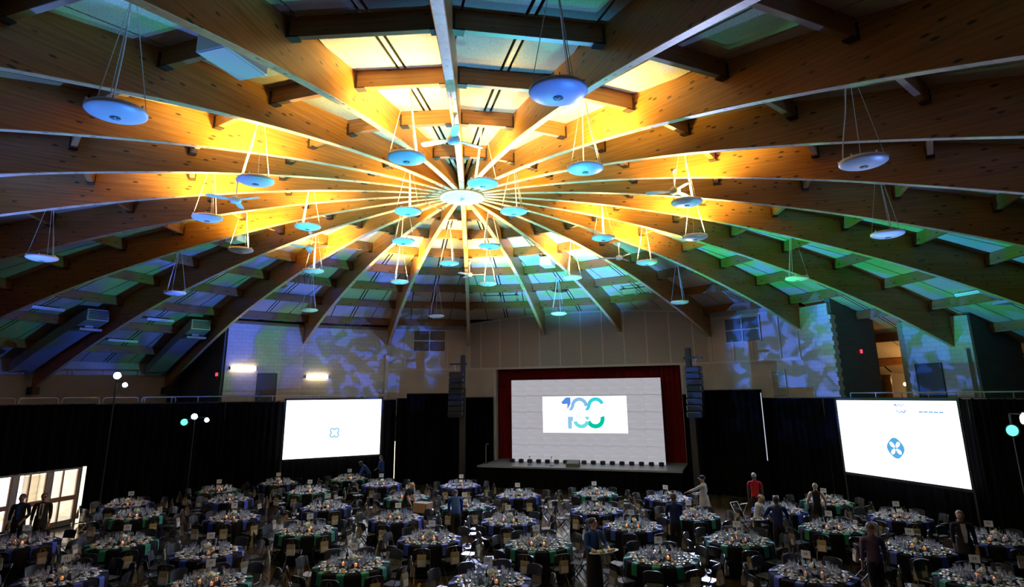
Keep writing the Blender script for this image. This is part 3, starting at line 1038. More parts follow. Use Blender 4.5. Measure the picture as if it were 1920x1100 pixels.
# ------------------------------------------------------------------ stage
M['stagetop'] = mat('grey_stage_deck', (0.22, 0.23, 0.26), 0.35)
SF = 14.1
st = empty('stage_platform', P_stage.n * 0, P_stage.rz); tag(st, 'low stage platform with a grey top and black skirt', 'stage')
b = MB(); b.box((0.06, (SF + 18.5) / 2, 1.06), (10.66, 18.5 - SF, 0.08)); b.build('deck', M['stagetop'], st)
b = MB()
fr = []
for i in range(200):
    x = -5.26 + 10.64 * i / 199
    y = SF + 0.03 + 0.025 * sin(i * 1.1)
    fr.append([(x, y, 1.02), (x, y, 0.01)])
b.loft(fr, closed=False, cap0=False, cap1=False); b.build('skirt', M['drape'], st)
for s in (-5.26, 5.38):
    MB().box((s, (SF + 16.9) / 2, 0.51), (0.02, 16.9 - SF - .1, 1.0)).build('side_skirt', M['drape'], st)
# red house curtain and pelmet behind the opening
def red_curtain(x0, x1, z0, z1, y, label, nm='stage_curtain'):
    b = MB(); fr = []
    n = int((x1 - x0) / 0.05)
    for i in range(n + 1):
        x = x0 + (x1 - x0) * i / n
        yy = y + 0.06 * sin(2 * pi * x / 0.28)
        fr.append([(x, yy, z1), (x, yy, z0)])
    b.loft(fr, closed=False, cap0=False, cap1=False)
    o = b.build(nm, M['red_drape'], loc=(0, 0, 0), rz=P_stage.rz)
    tag(o, label, 'curtain'); return o
red_curtain(O0 - .2, -3.6, 1.11, 6.2, SN + 0.75, 'dark red house curtain left of the screen wall')
red_curtain(4.0, O1 + .2, 1.11, 6.2, SN + 0.75, 'dark red house curtain right of the screen wall')
red_curtain(O0 - .2, O1 + .2, 5.35, 6.45, SN + 0.5, 'dark red pelmet curtain across the top of the stage opening', 'stage_pelmet')
b = MB(); b.box((0, SN + 1.5, 3.6), (12.5, 0.1, 7)); struct(b.build('wall_stage_back', M['drape'], rz=P_stage.rz), 'black backing behind the stage')

# LED wall
M['led'] = noisy(mat('led_panel', (0.02, 0.02, 0.02), 0.6), (0.02, 0.02, 0.02), (0.03, 0.03, 0.03), 3)
def led_mat():
    m = mat('led_panel_lit', (0.05, 0.05, 0.05), 0.6)
    nt = m.node_tree; bs = nt.nodes['Principled BSDF']
    tc = N(m, 'ShaderNodeTexCoord'); mp = N(m, 'ShaderNodeMapping'); mp.inputs['Scale'].default_value = (0.6, 1, 9)
    nz = N(m, 'ShaderNodeTexNoise'); nz.inputs['Scale'].default_value = 1.8; nz.inputs['Detail'].default_value = 3
    rp = N(m, 'ShaderNodeValToRGB')
    rp.color_ramp.elements[0].color = (0.455, 0.445, 0.50, 1); rp.color_ramp.elements[1].color = (0.55, 0.54, 0.60, 1)
    rp.color_ramp.elements[0].position = .35; rp.color_ramp.elements[1].position = .65
    L = nt.links.new
    L(tc.outputs['Object'], mp.inputs[0]); L(mp.outputs[0], nz.inputs['Vector']); L(nz.outputs['Fac'], rp.inputs[0])
    L(rp.outputs[0], bs.inputs['Emission Color']); bs.inputs['Emission Strength'].default_value = 0.76
    return m
M['ledlit'] = led_mat()
M['ledwhite'] = glow('led_white_picture', (1.0, 1.0, 1.0), 2.6)
LX0, LX1, LZ0, LZ1, LN = -4.1, 4.4, 1.11, 5.58, 16.45
led = empty('led_wall', P_stage.n * 0, P_stage.rz); tag(led, 'large grey LED video wall of square panels showing a white slide', 'screen')
nc, nr = 9, 5
pw, phh = (LX1 - LX0) / nc, (LZ1 - LZ0) / nr
pb = MB().bbox((0, 0.04, 0), (pw - 0.012, 0.08, phh - 0.012), 0.004)
pm_ = pb.mesh('led_panel', M['ledlit'])
for i in range(nc):
    for k in range(nr):
        o = bpy.data.objects.new('led_panel', pm_); link(o, led)
        o.location = (LX0 + pw * (i + .5), LN, LZ0 + phh * (k + .5))
MB().box(((LX0 + LX1) / 2, LN + 0.14, (LZ0 + LZ1) / 2), (LX1 - LX0, 0.08, LZ1 - LZ0)).build('rear_frame', M['black'], led)
wp = MB().box((0.15, LN - 0.004, 3.66), (4.74, 0.006, 1.95)).build('white_picture', M['ledwhite'], led)

def arc_band(b, cx, cz, ro, ri, a0, a1, n=18, y=0.0, sx=1.0, mi=0):
    vs_, fs_ = [], []
    for i in range(n + 1):
        a = R_(a0 + (a1 - a0) * i / n)
        vs_ += [(cx + ro * sx * cos(a), y, cz + ro * sin(a)), (cx + ri * sx * cos(a), y, cz + ri * sin(a))]
    for i in range(n):
        fs_.append((2 * i, 2 * i + 1, 2 * i + 3, 2 * i + 2))
    b.add(vs_, fs_, mi)
def emblem_100(parent, cx, cz, s, y, cols, strength):
    """the numeral 100 sliced through its middle, flat print on the picture"""
    g = [glow('print_%d_%d' % (i, int(cx * 100)), c, strength) for i, c in enumerate(cols)]
    gap = 0.16 * s
    # upper row: 1, 0, 0
    b = MB(); b.add([(cx - 1.14 * s, y, cz + .62 * s), (cx - .86 * s, y, cz + .88 * s), (cx - .58 * s, y, cz + .88 * s), (cx - .58 * s, y, cz + .55 * s), (cx - .80 * s, y, cz + gap), (cx - .78 * s, y, cz + .52 * s), (cx - 1.06 * s, y, cz + .50 * s)], [(0, 6, 5, 1), (1, 5, 3, 2), (5, 4, 3)])
    b.build('printed_figure', g[0], parent)
    b = MB(); arc_band(b, cx - .08 * s, cz + .38 * s, .50 * s, .29 * s, 0, 180, y=y)
    b.add([(cx - .58 * s, y, cz + .38 * s), (cx - .37 * s, y, cz + .38 * s), (cx - .50 * s, y, cz + gap), (cx - .72 * s, y, cz + gap)], [(0, 3, 2, 1)])
    b.build('printed_figure', g[1], parent)
    b = MB(); arc_band(b, cx + .86 * s, cz + .38 * s, .50 * s, .29 * s, 20, 180, y=y)
    b.add([(cx + .36 * s, y, cz + .38 * s), (cx + .57 * s, y, cz + .38 * s), (cx + .44 * s, y, cz + gap), (cx + .22 * s, y, cz + gap)], [(0, 3, 2, 1)])
    b.build('printed_figure', g[2], parent)
    # lower row
    zb = cz - gap - 0.02 * s
    b = MB(); b.add([(cx - .78 * s, y, zb), (cx - .46 * s, y, zb), (cx - .46 * s, y, zb - .34 * s), (cx - .54 * s, y, zb - .2 * s), (cx - .54 * s, y, zb - .66 * s), (cx - .78 * s, y, zb - .66 * s)], [(0, 5, 4, 3), (0, 3, 2, 1)])
    b.build('printed_figure', g[3], parent)
    b = MB(); arc_band(b, cx + 0.0 * s, zb - .16 * s, .48 * s, .26 * s, 195, 345, y=y)
    b.add([(cx + .18 * s, y, zb), (cx + .5 * s, y, zb), (cx + .36 * s, y, zb - .22 * s)], [(0, 2, 1)])
    b.build('printed_figure', g[4], parent)
    b = MB(); arc_band(b, cx + .80 * s, zb - .10 * s, .54 * s, .30 * s, 200, 375, y=y)
    b.build('printed_figure', g[5], parent)
emblem_100(wp, -0.02, 3.72, 0.98, LN - 0.012, [(.10, .30, .85), (.28, .55, .90), (.05, .72, .80), (.32, .62, .92), (.18, .80, .86), (.0, .62, .40)], 0.9)

# footlights along the LED wall, wedge monitor, microphone stands
def footlight():
    r = empty('stage_footlight')
    MB().bbox((0, 0, 0.10), (0.26, 0.20, 0.16), 0.02).build('housing', M['black'], r)
    MB().box((0, 0, 0.012), (0.22, 0.16, 0.024)).build('base', M['black'], r)
    MB().lathe([(0.07, 0), (0.075, 0.012)], 12, (0, 0, 0.181)).build('lens', M['blackgloss'], r)
    return r
fp = footlight()
for i in range(17):
    o = fp if i == 0 else copy_tree(fp)
    x = -3.95 + i * 0.51
    o.location = P_stage.n * (LN - 0.35) + P_stage.t * x + Vector((0, 0, 1.10))
    o.rotation_euler = (0, 0, P_stage.rz)
    tag(o, 'small black footlight in the row along the foot of the LED wall', 'stage light', 'footlights along the LED wall')
wm = empty('monitor_wedge', P_stage.n * (SF + .45) + P_stage.t * (-0.1) + Vector((0, 0, 1.10)), P_stage.rz); tag(wm, 'black wedge monitor speaker near the stage front', 'speaker')
b = MB(); b.loft([[(x, -.2, 0), (x, .2, 0), (x, .2, .34), (x, -.12, .16)] for x in (-.34, .34)]); b.build('cabinet', M['black'], wm)
b = MB(); b.add([(-.3, -.125, .18), (.3, -.125, .18), (.3, .17, .345), (-.3, .17, .345)], [(0, 1, 2, 3)]); b.build('grille', M['grille'], wm)
for i, x in enumerate((-2.55, -1.35)):
    ms = empty('microphone_stand', P_stage.n * (SF + .75) + P_stage.t * x + Vector((0, 0, 1.10)), 0); tag(ms, 'slim short microphone stand on the stage front', 'microphone stand', 'microphone stands')
    MB().lathe([(0.12, 0), (0.12, 0.02), (0.02, 0.035)], 14).build('base', M['black'], ms)
    MB().tube([(0, 0, 0.03), (0, 0, 0.42)], 0.012, 6).build('pole', M['steel'], ms)
    MB().tube([(0, 0, 0.42), (0.02, -.08, 0.47)], 0.022, 8).build('microphone', M['black'], ms)
lec = empty('gooseneck_stand', P_stage.n * (SF + 1.0) + P_stage.t * (-5.15) + Vector((0, 0, 1.10)), 0); tag(lec, 'thin black gooseneck stand at the left stage corner', 'stand')
MB().lathe([(0.15, 0), (0.15, 0.02), (0.02, 0.03)], 14).build('base', M['black'], lec)
MB().tube([(0, 0, 0.02), (0, 0, 0.95), (0.05, 0, 1.05), (0.16, 0, 1.0)], 0.012, 6).build('pole', M['steel'], lec)

# projection screens either side
M['screenlit'] = glow('screen_white', (0.92, 0.95, 1.0), 2.3)
def proj_screen(az, dist, t0, t1, z0, z1, label):
    P = Plane(az, dist)
    s = empty('projection_screen', P.p((t0 + t1) / 2, 0), P.rz); tag(s, label, 'screen')
    wv, hv = t1 - t0, z1 - z0
    MB().box((0, 0.02, (z0 + z1) / 2), (wv, 0.02, hv)).build('lit_surface', M['screenlit'], s)
    for x in (-wv / 2 - .05, wv / 2 + .05):
        MB().box((x, 0.02, (z0 + z1) / 2), (0.09, 0.06, hv + .2)).build('frame_side', M['black'], s)
    for z in (z0 - .05, z1 + .05):
        MB().box((0, 0.02, z), (wv + .2, 0.06, 0.09)).build('frame_rail', M['black'], s)
    for x in (-wv / 2 - .05, wv / 2 + .05):
        MB().box((x, 0.05, z0 / 2), (0.07, 0.07, z0)).build('leg', M['black'], s)
        MB().box((x, -0.12, 0.03), (0.08, 0.6, 0.05)).build('foot', M['black'], s)
    return s, P
def monogram(parent, cx, cz, r, y, col, strength, ring_only=False):
    """round four-lobed emblem, flat print"""
    g = glow('emblem_%d' % int(cz * 1000), col, strength)
    gw = M['screenlit']
    b = MB()
    if ring_only:
        for q in range(4):
            a = q * 90 + 45
            arc_band(b, cx + .55 * r * cos(R_(a)), cz + .55 * r * sin(R_(a)), (.50 * r), .24 * r, a - 125, a + 125, 16, y)
        b.build('printed_emblem', g, parent)
        return
    poly = [(cx + r * (1 + .05 * cos(4 * a)) * cos(a), y, cz + r * (1 + .05 * cos(4 * a)) * sin(a)) for a in [2 * pi * i / 48 for i in range(48)]]
    b.add(poly, [tuple(range(48))]); e = b.build('printed_emblem', g, parent)
    for q in range(4):
        a = q * 90 + 48
        c = MB(); n = 18
        pet = []
        for i in range(n):
            th = 2 * pi * i / n
            u, v = .36 * r * cos(th), (.20 + .04 * cos(th)) * r * sin(th)
            ca, sa = cos(R_(a)), sin(R_(a))
            pet.append((cx + .46 * r * ca + u * ca - v * sa, y - 0.003, cz + .46 * r * sa + u * sa + v * ca))
        c.add(pet, [tuple(range(n))]); c.build('printed_petal', gw, e)
ls, lp = proj_screen(-25, 16.0, -2.33, 2.67, 1.72, 4.60, 'bright white projection screen with a pale blue emblem left of the stage')
monogram(ls, 0.02, 2.92, 0.29, 0.003, (0.30, 0.62, 0.82), 1.0, True)
MB().box((0.85, 0.006, 4.35), (0.12, 0.004, 0.05)).build('printed_mark', glow('pale_print', (0.75, 0.8, 0.85), 1.1), ls)
rs_, rp_ = proj_screen(78, 16.0, -1.68, 3.42, 1.65, 4.40, 'bright white projection screen with a blue round emblem right of the stage')
monogram(rs_, -0.07, 2.72, 0.35, 0.003, (0.10, 0.42, 0.78), 1.0)
emblem_100(rs_, 0.34, 4.12, 0.19, 0.004, [(.25, .30, .75), (.4, .5, .8), (.5, .6, .85), (.4, .55, .8), (.3, .5, .8), (.2, .35, .75)], 1.2)
for i in range(5):
    MB().box((1.18 + i * .19, 0.006, 4.02), (0.16, 0.004, 0.05)).build('printed_line', glow('blue_print_%d' % i, (0.20, 0.42, 0.80), 1.1), rs_)
# ================================================================== EQUIPMENT
# --- speaker towers each side of the stage
def speaker_tower(loc, face_az, label, flip):
    r = empty('speaker_tower', loc, R_(-face_az)); tag(r, label, 'speaker tower')
    # lifting mast, base and outriggers
    MB().box((0, 0, 0.06), (0.5, 0.5, 0.10)).build('base', M['black'], r)
    for k in range(4):
        a = k * pi / 2 + pi / 4
        g = MB(); g.tube([(0.25 * cos(a), 0.25 * sin(a), 0.12), (0.6 * cos(a), 0.6 * sin(a), 0.03)], 0.035, 6); g.build('outrigger', M['black'], r)
    MB().box((0, 0, 2.6), (0.30, 0.30, 5.1)).build('lower_mast', M['black'], r)
    MB().box((0, 0, 6.0), (0.24, 0.24, 1.9)).build('upper_mast', M['black'], r)
    MB().box((-0.25 * flip, -0.1, 6.45), (0.95, 0.14, 0.10)).build('head_beam', M['black'], r)
    for s in (-1, 1):
        MB().tube([(-0.35 * flip + s * .1, -0.18, 6.42), (-0.35 * flip + s * .05, -0.18, 6.12)], 0.012, 5).build('chain', M['steel'], r)
    # line array: eight cabinets curving down
    for i in range(8):
        z = 5.88 - i * 0.30
        tilt = 0.03 + 0.035 * i
        c = MB(); c.M = Matrix.Translation((-0.32 * flip, -0.30 - .004 * i * i, z)) @ Matrix.Rotation(tilt, 4, 'X')
        c.bbox((0, 0, 0), (0.75, 0.42, 0.28), 0.03)
        cab = c.build('array_cabinet', M['blackgloss'], r)
        g = MB(); g.M = c.M; g.box((0, -0.214, 0), (0.66, 0.008, 0.22)); g.build('grille', M['black'], cab)
        h = MB(); h.M = c.M; h.box((0.39 * flip, 0.05, 0), (0.02, 0.06, 0.12)); h.build('rigging_plate', M['steel'], cab)
    return r
speaker_tower((0.12, 15.3, 0), 10, 'black line-array speaker tower left of the stage', 1)
speaker_tower((11.35, 10.6, 0), 40, 'black line-array speaker tower right of the stage', -1)

# --- stage-light stands with coloured heads
M['lens_blue'] = glow('lens_blue', (0.45, 0.62, 1.0), 26)
M['lens_white'] = glow('lens_white', (0.75, 0.92, 1.0), 14)
M['lens_green'] = glow('lens_green', (0.05, 1.0, 0.50), 5)
def light_stand(base, heads, label):
    r = empty('light_stand', (base[0], base[1], 0)); tag(r, label, 'light stand')
    top = max(h[2] for h in heads)
    for k in range(3):
        a = k * 2 * pi / 3 + .4
        g = MB(); g.tube([(0, 0, .7), (.55 * cos(a), .55 * sin(a), .02)], .02, 6); g.build('leg', M['black'], r)
    MB().tube([(0, 0, .1), (0, 0, top + .1)], .028, 8).build('pole', M['black'], r)
    for (x, y, z, lens, rad, aim) in heads:
        p = Vector((x - base[0], y - base[1], z))
        if p.xy.length > .06:
            MB().tube([(0, 0, z + .12), (p.x, p.y, z + .12)], .02, 6).build('crossbar', M['black'], r)
        d = (Vector(aim) - Vector((x, y, z))).normalized()
        q = d.to_track_quat('Z', 'Y').to_matrix().to_4x4()
        b = MB(); b.M = Matrix.Translation(p) @ q
        b.lathe([(rad * .7, -.34), (rad * 1.1, -.28), (rad * 1.2, -.02), (rad * 1.25, .02)], 16)
        hd = b.build('lamp_head', M['black'], r)
        b = MB(); b.M = Matrix.Translation(p) @ q
        b.lathe([(rad, .022), (rad * .98, .03)], 20); b.build('lens', lens, hd)
        b = MB(); b.tube([p + Vector((0, 0, .12)), p + Vector((rad * 1.4, 0, .0)), p + Vector((rad * 1.4, 0, -.05))], .012, 5); b.build('yoke', M['black'], hd)
    return r
light_stand((-14.55, 8.2), [(-14.50, 8.10, 5.72, M['lens_blue'], .14, (-1, -16, 5.5)), (-14.30, 8.42, 5.34, M['lens_white'], .10, (0, -18, 5))], 'tall black stand with a blazing blue-white stage lamp by the left balcony')
light_stand((-12.25, 10.85), [(-12.28, 10.85, 3.93, M['lens_blue'], .13, (-1, -16, 5)), (-12.58, 10.55, 3.70, M['lens_green'], .14, (0, -18, 5)), (-11.85, 11.22, 3.76, M['lens_white'], .10, (0, -18, 5))], 'black stand with three blue and green stage lamps by the left drapes')
light_stand((16.0, -2.35), [(15.86, -2.5, 3.60, M['lens_green'], .15, (0, -10, 6)), (15.9, -2.9, 3.95, M['lens_blue'], .15, (-10, 6, 8))], 'black stand with a green stage lamp by the right drapes')

# --- strip lamps and exit signs
def wall_strip(P, x0, x1, z, label):
    r = empty('wall_strip_lamp', P.p((x0 + x1) / 2, z), P.rz); tag(r, label, 'lamp')
    L = x1 - x0
    MB().box((0, -.04, 0), (L, .07, .10)).build('housing', M['white'], r)
    MB().bbox((0, -.11, 0), (L - .08, .09, .22), .03).build('diffuser', glow('warm_tube_%d' % int(abs(x0) * 100), (1.0, .80, .42), 11.0), r)
    for s in (-1, 1):
        MB().box((s * L / 2, -.08, 0), (.03, .15, .16)).build('end_cap', M['black'], r)
wall_strip(P_IJ, -1.5, -.15, 6.27, 'glowing warm strip lamp left of the dark balcony door')
wall_strip(P_JK, -2.25, -1.0, 5.87, 'glowing warm strip lamp beside the column left of the stage')
M['exit_red'] = glow('exit_red', (1.0, .03, .05), 3.0)
def exit_sign(loc, rz, label):
    r = empty('exit_sign', loc, rz); tag(r, label, 'exit sign')
    MB().bbox((0, 0, 0), (.34, .07, .22), .01).build('housing', M['black'], r)
    MB().box((0, -.04, 0), (.30, .012, .17)).build('red_face', M['exit_red'], r)
    MB().box((0, 0.06, .13), (.05, .12, .05)).build('bracket', M['black'], r)
d1 = radial_out(c1, 20.2)
exit_sign((-12.66, 14.10, 5.95), R_(-48.7), 'small red exit sign on the dark return wall of the left balcony')
exit_sign((18.55, 7.88, 6.55), R_(-45), 'small red exit sign on the dark return wall of the right balcony')

# --- roof-mounted boxes: loudspeaker boxes, ducts, tube lights, track spots
def roof_pt(r, k, drop):
    return polar(r, az_of(k), deck(r) - drop)
def box_speaker(r, k, size, label, tilt=0.0):
    z = deck(r)
    o = empty('ceiling_speaker', roof_pt(r, k, .0), R_(-az_of(k))); tag(o, label, 'speaker')
    b = MB(); b.bbox((0, 0, -size[2] / 2 - .16), size, .015); b.build('cabinet', M['white'], o)
    MB().box((0, 0, -size[2] - .165), (size[0] - .06, size[1] - .06, .012)).build('grille', M['trim'], o)
    for s in (-1, 1):
        MB().box((s * size[0] * .3, 0, -.08), (.05, .05, .18)).build('bracket', M['hanger'], o)
box_speaker(10.35, -10.55, (.62, 1.05, .38), 'large white box speaker fixed under the roof boards close to a beam')
box_speaker(9.3, 1.62, (.55, .75, .42), 'white box speaker under the roof near the stage side')
box_speaker(9.9, -4.32, (.5, .6, .25), 'small white box speaker under the roof on the left')

def duct(k, side, r0, r1, label):
    a = az_of(k)
    o = empty('air_duct', (0, 0, 0), R_(-a)); tag(o, label, 'duct')
    x = side * .72
    rr = []
    n = 6
    for i in range(n + 1):
        r = r0 + (r1 - r0) * i / n
        z = deck(r) - .42
        rr.append([(x - .48, r, z - .50), (x + .48, r, z - .50), (x + .48, r, z), (x - .48, r, z)])
    MB().loft(rr).build('casing', M['duct'], o)
    z = deck(r0) - .67
    g = MB().box((x, r0 - .012, z), (.92, .03, .46)); gr = g.build('grille_frame', M['steel'], o)
    for i in range(6):
        MB().box((x, r0 - .03, z - .17 + i * .068), (.84, .02, .04), rx=.5).build('louvre', M['blackgloss'], gr)
    MB().box((x, r0 + .75, z - .62), (.95, .7, .10)).build('diffuser', M['duct'], o)
    MB().box((x, r0 + .75, z - .42), (.35, .35, .34)).build('neck', M['duct'], o)
duct(-5, -1, 18.5, 24.2, 'grey air duct with a louvred end, behind the leftmost roof beams')
duct(-4, -1, 18.5, 24.2, 'grey air duct with a louvred end, above the tall blue stage lamp')
duct(-3, -1, 18.5, 24.2, 'grey air duct with a louvred end, beside the green-lit roof beam')
duct(6, -1, 18.6, 24.2, 'grey air duct with a louvred end, above the right balcony')
def tube_light(r, k0, k1, drop, label, dark=False):
    p, q = roof_pt(r, k0, drop), roof_pt(r, k1, drop)
    c = (p + q) / 2; L = (p - q).length
    o = empty('tube_light', c, math.atan2((q - p).y, (q - p).x)); tag(o, label, 'tube light', 'unlit tube lights under the roof')
    MB().box((0, 0, .05), (L, .12, .06)).build('tray', M['white'], o)
    MB().tube([(-L / 2, 0, -.01), (L / 2, 0, -.01)], .025, 8).build('tube', M['white'], o)
    for s in (-1, 1):
        MB().tube([(s * L * .35, 0, .07), (s * L * .35, 0, drop - .02)], .008, 5).build('hanger_rod', M['steel'], o)
TL = 'slim white unlit tube light hung under the outer roof boards'
tube_light(19.3, -4.62, -4.35, .30, TL); tube_light(19.25, -3.62, -3.36, .30, TL); tube_light(19.9, 5.32, 5.54, .22, TL)
tube_light(21.8, -3.7, -3.45, .3, TL)
def track(r, k0, k1, label, n=3):
    p, q = roof_pt(r, k0, .28), roof_pt(r, k1, .28)
    c = (p + q) / 2; L = (p - q).length
    o = empty('track_light', c, math.atan2((q - p).y, (q - p).x)); tag(o, label, 'track light')
    MB().box((0, 0, 0), (L, .04, .04)).build('track', M['black'], o)
    for s in (-1, 1):
        MB().tube([(s * L * .45, 0, .02), (s * L * .45, 0, .26)], .008, 5).build('hanger_rod', M['steel'], o)
    for i in range(n):
        x = -L * .45 + L * .9 * i / (n - 1)
        s = MB(); s.lathe([(.11, -.36), (.03, -.14), (.03, -.09)], 14, (x, 0, 0), cap0=True); hd = s.build('spot_shade', M['steel'], o, smooth=False)
        MB().tube([(x, 0, -.1), (x, 0, 0)], .012, 5).build('stem', M['black'], hd)
track(13.8, 0.25, 0.78, 'track of three bell-shaped steel spots over the stage left bay')
track(14.0, 2.3, 2.8, 'track of three bell-shaped steel spots over the stage right bay')

# --- glass entrance doors on the left with daylight behind
E0, E1 = polar(16.95, -76.3), polar(16.95, -63.2)
ev = (E1 - E0); EL = ev.length; eu = ev.normalized(); en = Vector((eu.y, -eu.x, 0))
if en.dot(E0) < 0: en = -en
erz = math.atan2(eu.y, eu.x)
sgn = 1 if (Matrix.Rotation(erz, 3, 'Z') @ Vector((0, 1, 0))).dot(en) > 0 else -1   # local y sign that points outward
M['alu'] = mat('door_aluminium', (.36, .34, .31), .4, .6)
M['pushbar'] = mat('brown_push_panel', (.26, .14, .09), .5)
M['doorglass'] = M['glass']
ent = empty('door_3', E0, erz); struct(ent, 'row of glazed entrance doors letting daylight into the hall')
nd = 3
dw = EL / nd
for i in range(nd):
    x0 = i * dw
    for x in (x0 + .04, x0 + dw - .04):
        MB().box((x, 0, 1.07), (.09, .12, 2.14)).build('jamb', M['alu'], ent)
    MB().box((x0 + dw * .5, 0, 2.11), (dw, .12, .08)).build('header', M['alu'], ent)
    MB().box((x0 + dw * .5, 0, 1.02), (dw - .25, .05, .17)).build('push_panel', M['pushbar'], ent)
    MB().box((x0 + dw * .5, 0, .12), (dw - .25, .05, .2)).build('kick_panel', M['alu'], ent)
    for x in (x0 + dw * .5 - (dw - .25) / 2, x0 + dw * .5 + (dw - .25) / 2, x0 + dw * .42):
        MB().box((x, 0, 1.07), (.06, .06, 2.0)).build('stile', M['pushbar'], ent)
    MB().box((x0 + dw * .5, 0, 1.07), (dw - .25, .012, 1.9)).build('pane', M['glass'], ent)
# lobby behind: pale floor, walls and a bright window band
b = MB(); D_ = 3.6 * sgn
b.add([(-1, 0, 0.02), (EL + 1.2, 0, 0.02), (EL + 1.2, D_, 0.02), (-1, D_, 0.02)], [(0, 1, 2, 3)])
lf = struct(b.build('floor_lobby', mat('pale_lobby_tile', (.5, .45, .38), .4), loc=E0, rz=erz), 'pale tiled lobby floor behind the glass doors')
b = MB()
b.box((EL / 2, D_, 1.5), (EL + 2.2, .1, 3.0)); b.box((-1, D_ / 2, 1.5), (.1, abs(D_), 3.0)); b.box((EL + 1.2, D_ / 2, 1.5), (.1, abs(D_), 3.0))
b.box((EL / 2, D_ / 2, 3.0), (EL + 2.2, abs(D_), .1))
struct(b.build('wall_lobby', mat('cream_lobby_wall', (.72, .62, .46), .7), loc=E0, rz=erz), 'cream lobby walls behind the glass doors')
lw = empty('window_3', E0, erz); struct(lw, 'bright daylight windows at the back of the lobby')
for i in range(4):
    x = 0.2 + i * (EL - .1) / 3.2
    MB().box((x, D_ - .09 * sgn, 1.5), (1.05, .02, 2.4)).build('pane', glow('daylight_%d' % i, (.92, .96, 1.0), 9.0), lw)
    for xx in (x - .55, x + .55):
        MB().box((xx, D_ - .10 * sgn, 1.5), (.06, .06, 2.3)).build('frame', M['alu'], lw)
al = bpy.data.lights.new('lobby_daylight', 'AREA'); al.energy = 520; al.color = (1, .95, .86); al.size = 2.6
ao = bpy.data.objects.new('lobby_daylight', al); COL.objects.link(ao)
ao.location = E0 + eu * (EL / 2) + en * 2.4 + Vector((0, 0, 2.8)); ao.rotation_euler = (0, 0, 0)

# --- folding tray stand and the box on the floor
ts_ = empty('tray_stand', (10.25, 3.75, 0), .5); tag(ts_, 'crossed steel folding tray stand standing open by the drapes', 'tray stand')
for s in (-1, 1):
    for x in (-.2, .2):
        MB().tube([(x, -s * .22, 0.0), (x, s * .22, .80)], .014, 6).build('leg', M['steel'], ts_)
    MB().tube([(-.2, s * .22, .80), (.2, s * .22, .80)], .012, 6).build('top_bar', M['steel'], ts_)
    MB().tube([(-.2, s * .17, .10), (.2, s * .17, .10)], .010, 6).build('stretcher', M['steel'], ts_)
ts2 = empty('tray_stand', (4.35, -5.0, 0), 1.2); tag(ts2, 'low steel folding tray stand beside the waiter with the platter', 'tray stand')
for s in (-1, 1):
    for x in (-.22, .22):
        MB().tube([(x, -s * .24, 0.0), (x, s * .24, .55)], .014, 6).build('leg', M['steel'], ts2)
    MB().tube([(-.22, s * .24, .55), (.22, s * .24, .55)], .014, 6).build('top_bar', M['steel'], ts2)
    MB().tube([(-.22, s * .18, .08), (.22, s * .18, .08)], .010, 6).build('stretcher', M['steel'], ts2)

# --- made-up stand for the added roof spots in the middle of the hall
fp_ = empty('floor_projector', (3.25, 2.55, 0)); tag(fp_, 'black effect projector on a short stand between the middle tables', 'stage light')
MB().lathe([(.24, 0), (.24, .03), (.03, .05)], 20).build('base', M['black'], fp_)
MB().tube([(0, 0, .04), (0, 0, 1.05)], .025, 8).build('pole', M['black'], fp_)
MB().lathe([(.05, 1.05), (.11, 1.08), (.11, 1.22), (.08, 1.24)], 16).build('head', M['black'], fp_)
# ================================================================== PEOPLE
M['skin1'] = mat('skin_light', (.55, .32, .22), .55)
M['skin2'] = mat('skin_tan', (.38, .20, .125), .55)
M['skin3'] = mat('skin_dark', (.10, .05, .032), .5)
M['hair_dark'] = mat('dark_hair', (.015, .011, .008), .6)
M['hair_brown'] = mat('brown_hair', (.06, .035, .018), .6)
M['hair_blond'] = mat('blond_hair', (.32, .22, .11), .6)
M['hair_grey'] = mat('grey_hair', (.22, .22, .22), .6)
M['eye'] = mat('eye_dark', (.01, .008, .006), .2)
def cloth_mat(n, c):
    return noisy(mat(n, c, .8, spec=.2), tuple(v * .8 for v in c), tuple(min(1, v * 1.2) for v in c), 9)
M['c_blue'] = cloth_mat('blue_work_shirt', (.014, .05, .20))
M['c_navy'] = cloth_mat('navy_shirt', (.008, .02, .085))
M['c_black'] = cloth_mat('black_clothing', (.010, .010, .012))
M['c_char'] = cloth_mat('charcoal_suit', (.012, .012, .015))
M['c_white'] = cloth_mat('white_chef_jacket', (.42, .42, .44))
M['c_red'] = cloth_mat('red_polo', (.30, .006, .010))
M['c_purple'] = cloth_mat('mauve_shirt', (.085, .052, .10))
M['c_shoe'] = mat('black_shoe', (.012, .011, .010), .4)
M['c_cap'] = mat('straw_cap', (.42, .34, .24), .8)
M['c_maroon'] = mat('maroon_cap', (.12, .012, .015), .8)

def ik(s, t, l1, l2, pole):
    d = t - s
    L = min(max(d.length, .05), (l1 + l2) * .995)
    dn = d.normalized()
    a = (l1 * l1 - l2 * l2 + L * L) / (2 * L)
    h = math.sqrt(max(l1 * l1 - a * a, 0))
    p = pole - dn * pole.dot(dn)
    if p.length < 1e-4: p = Vector((0, -1, 0))
    return s + dn * a + p.normalized() * h, s + dn * L

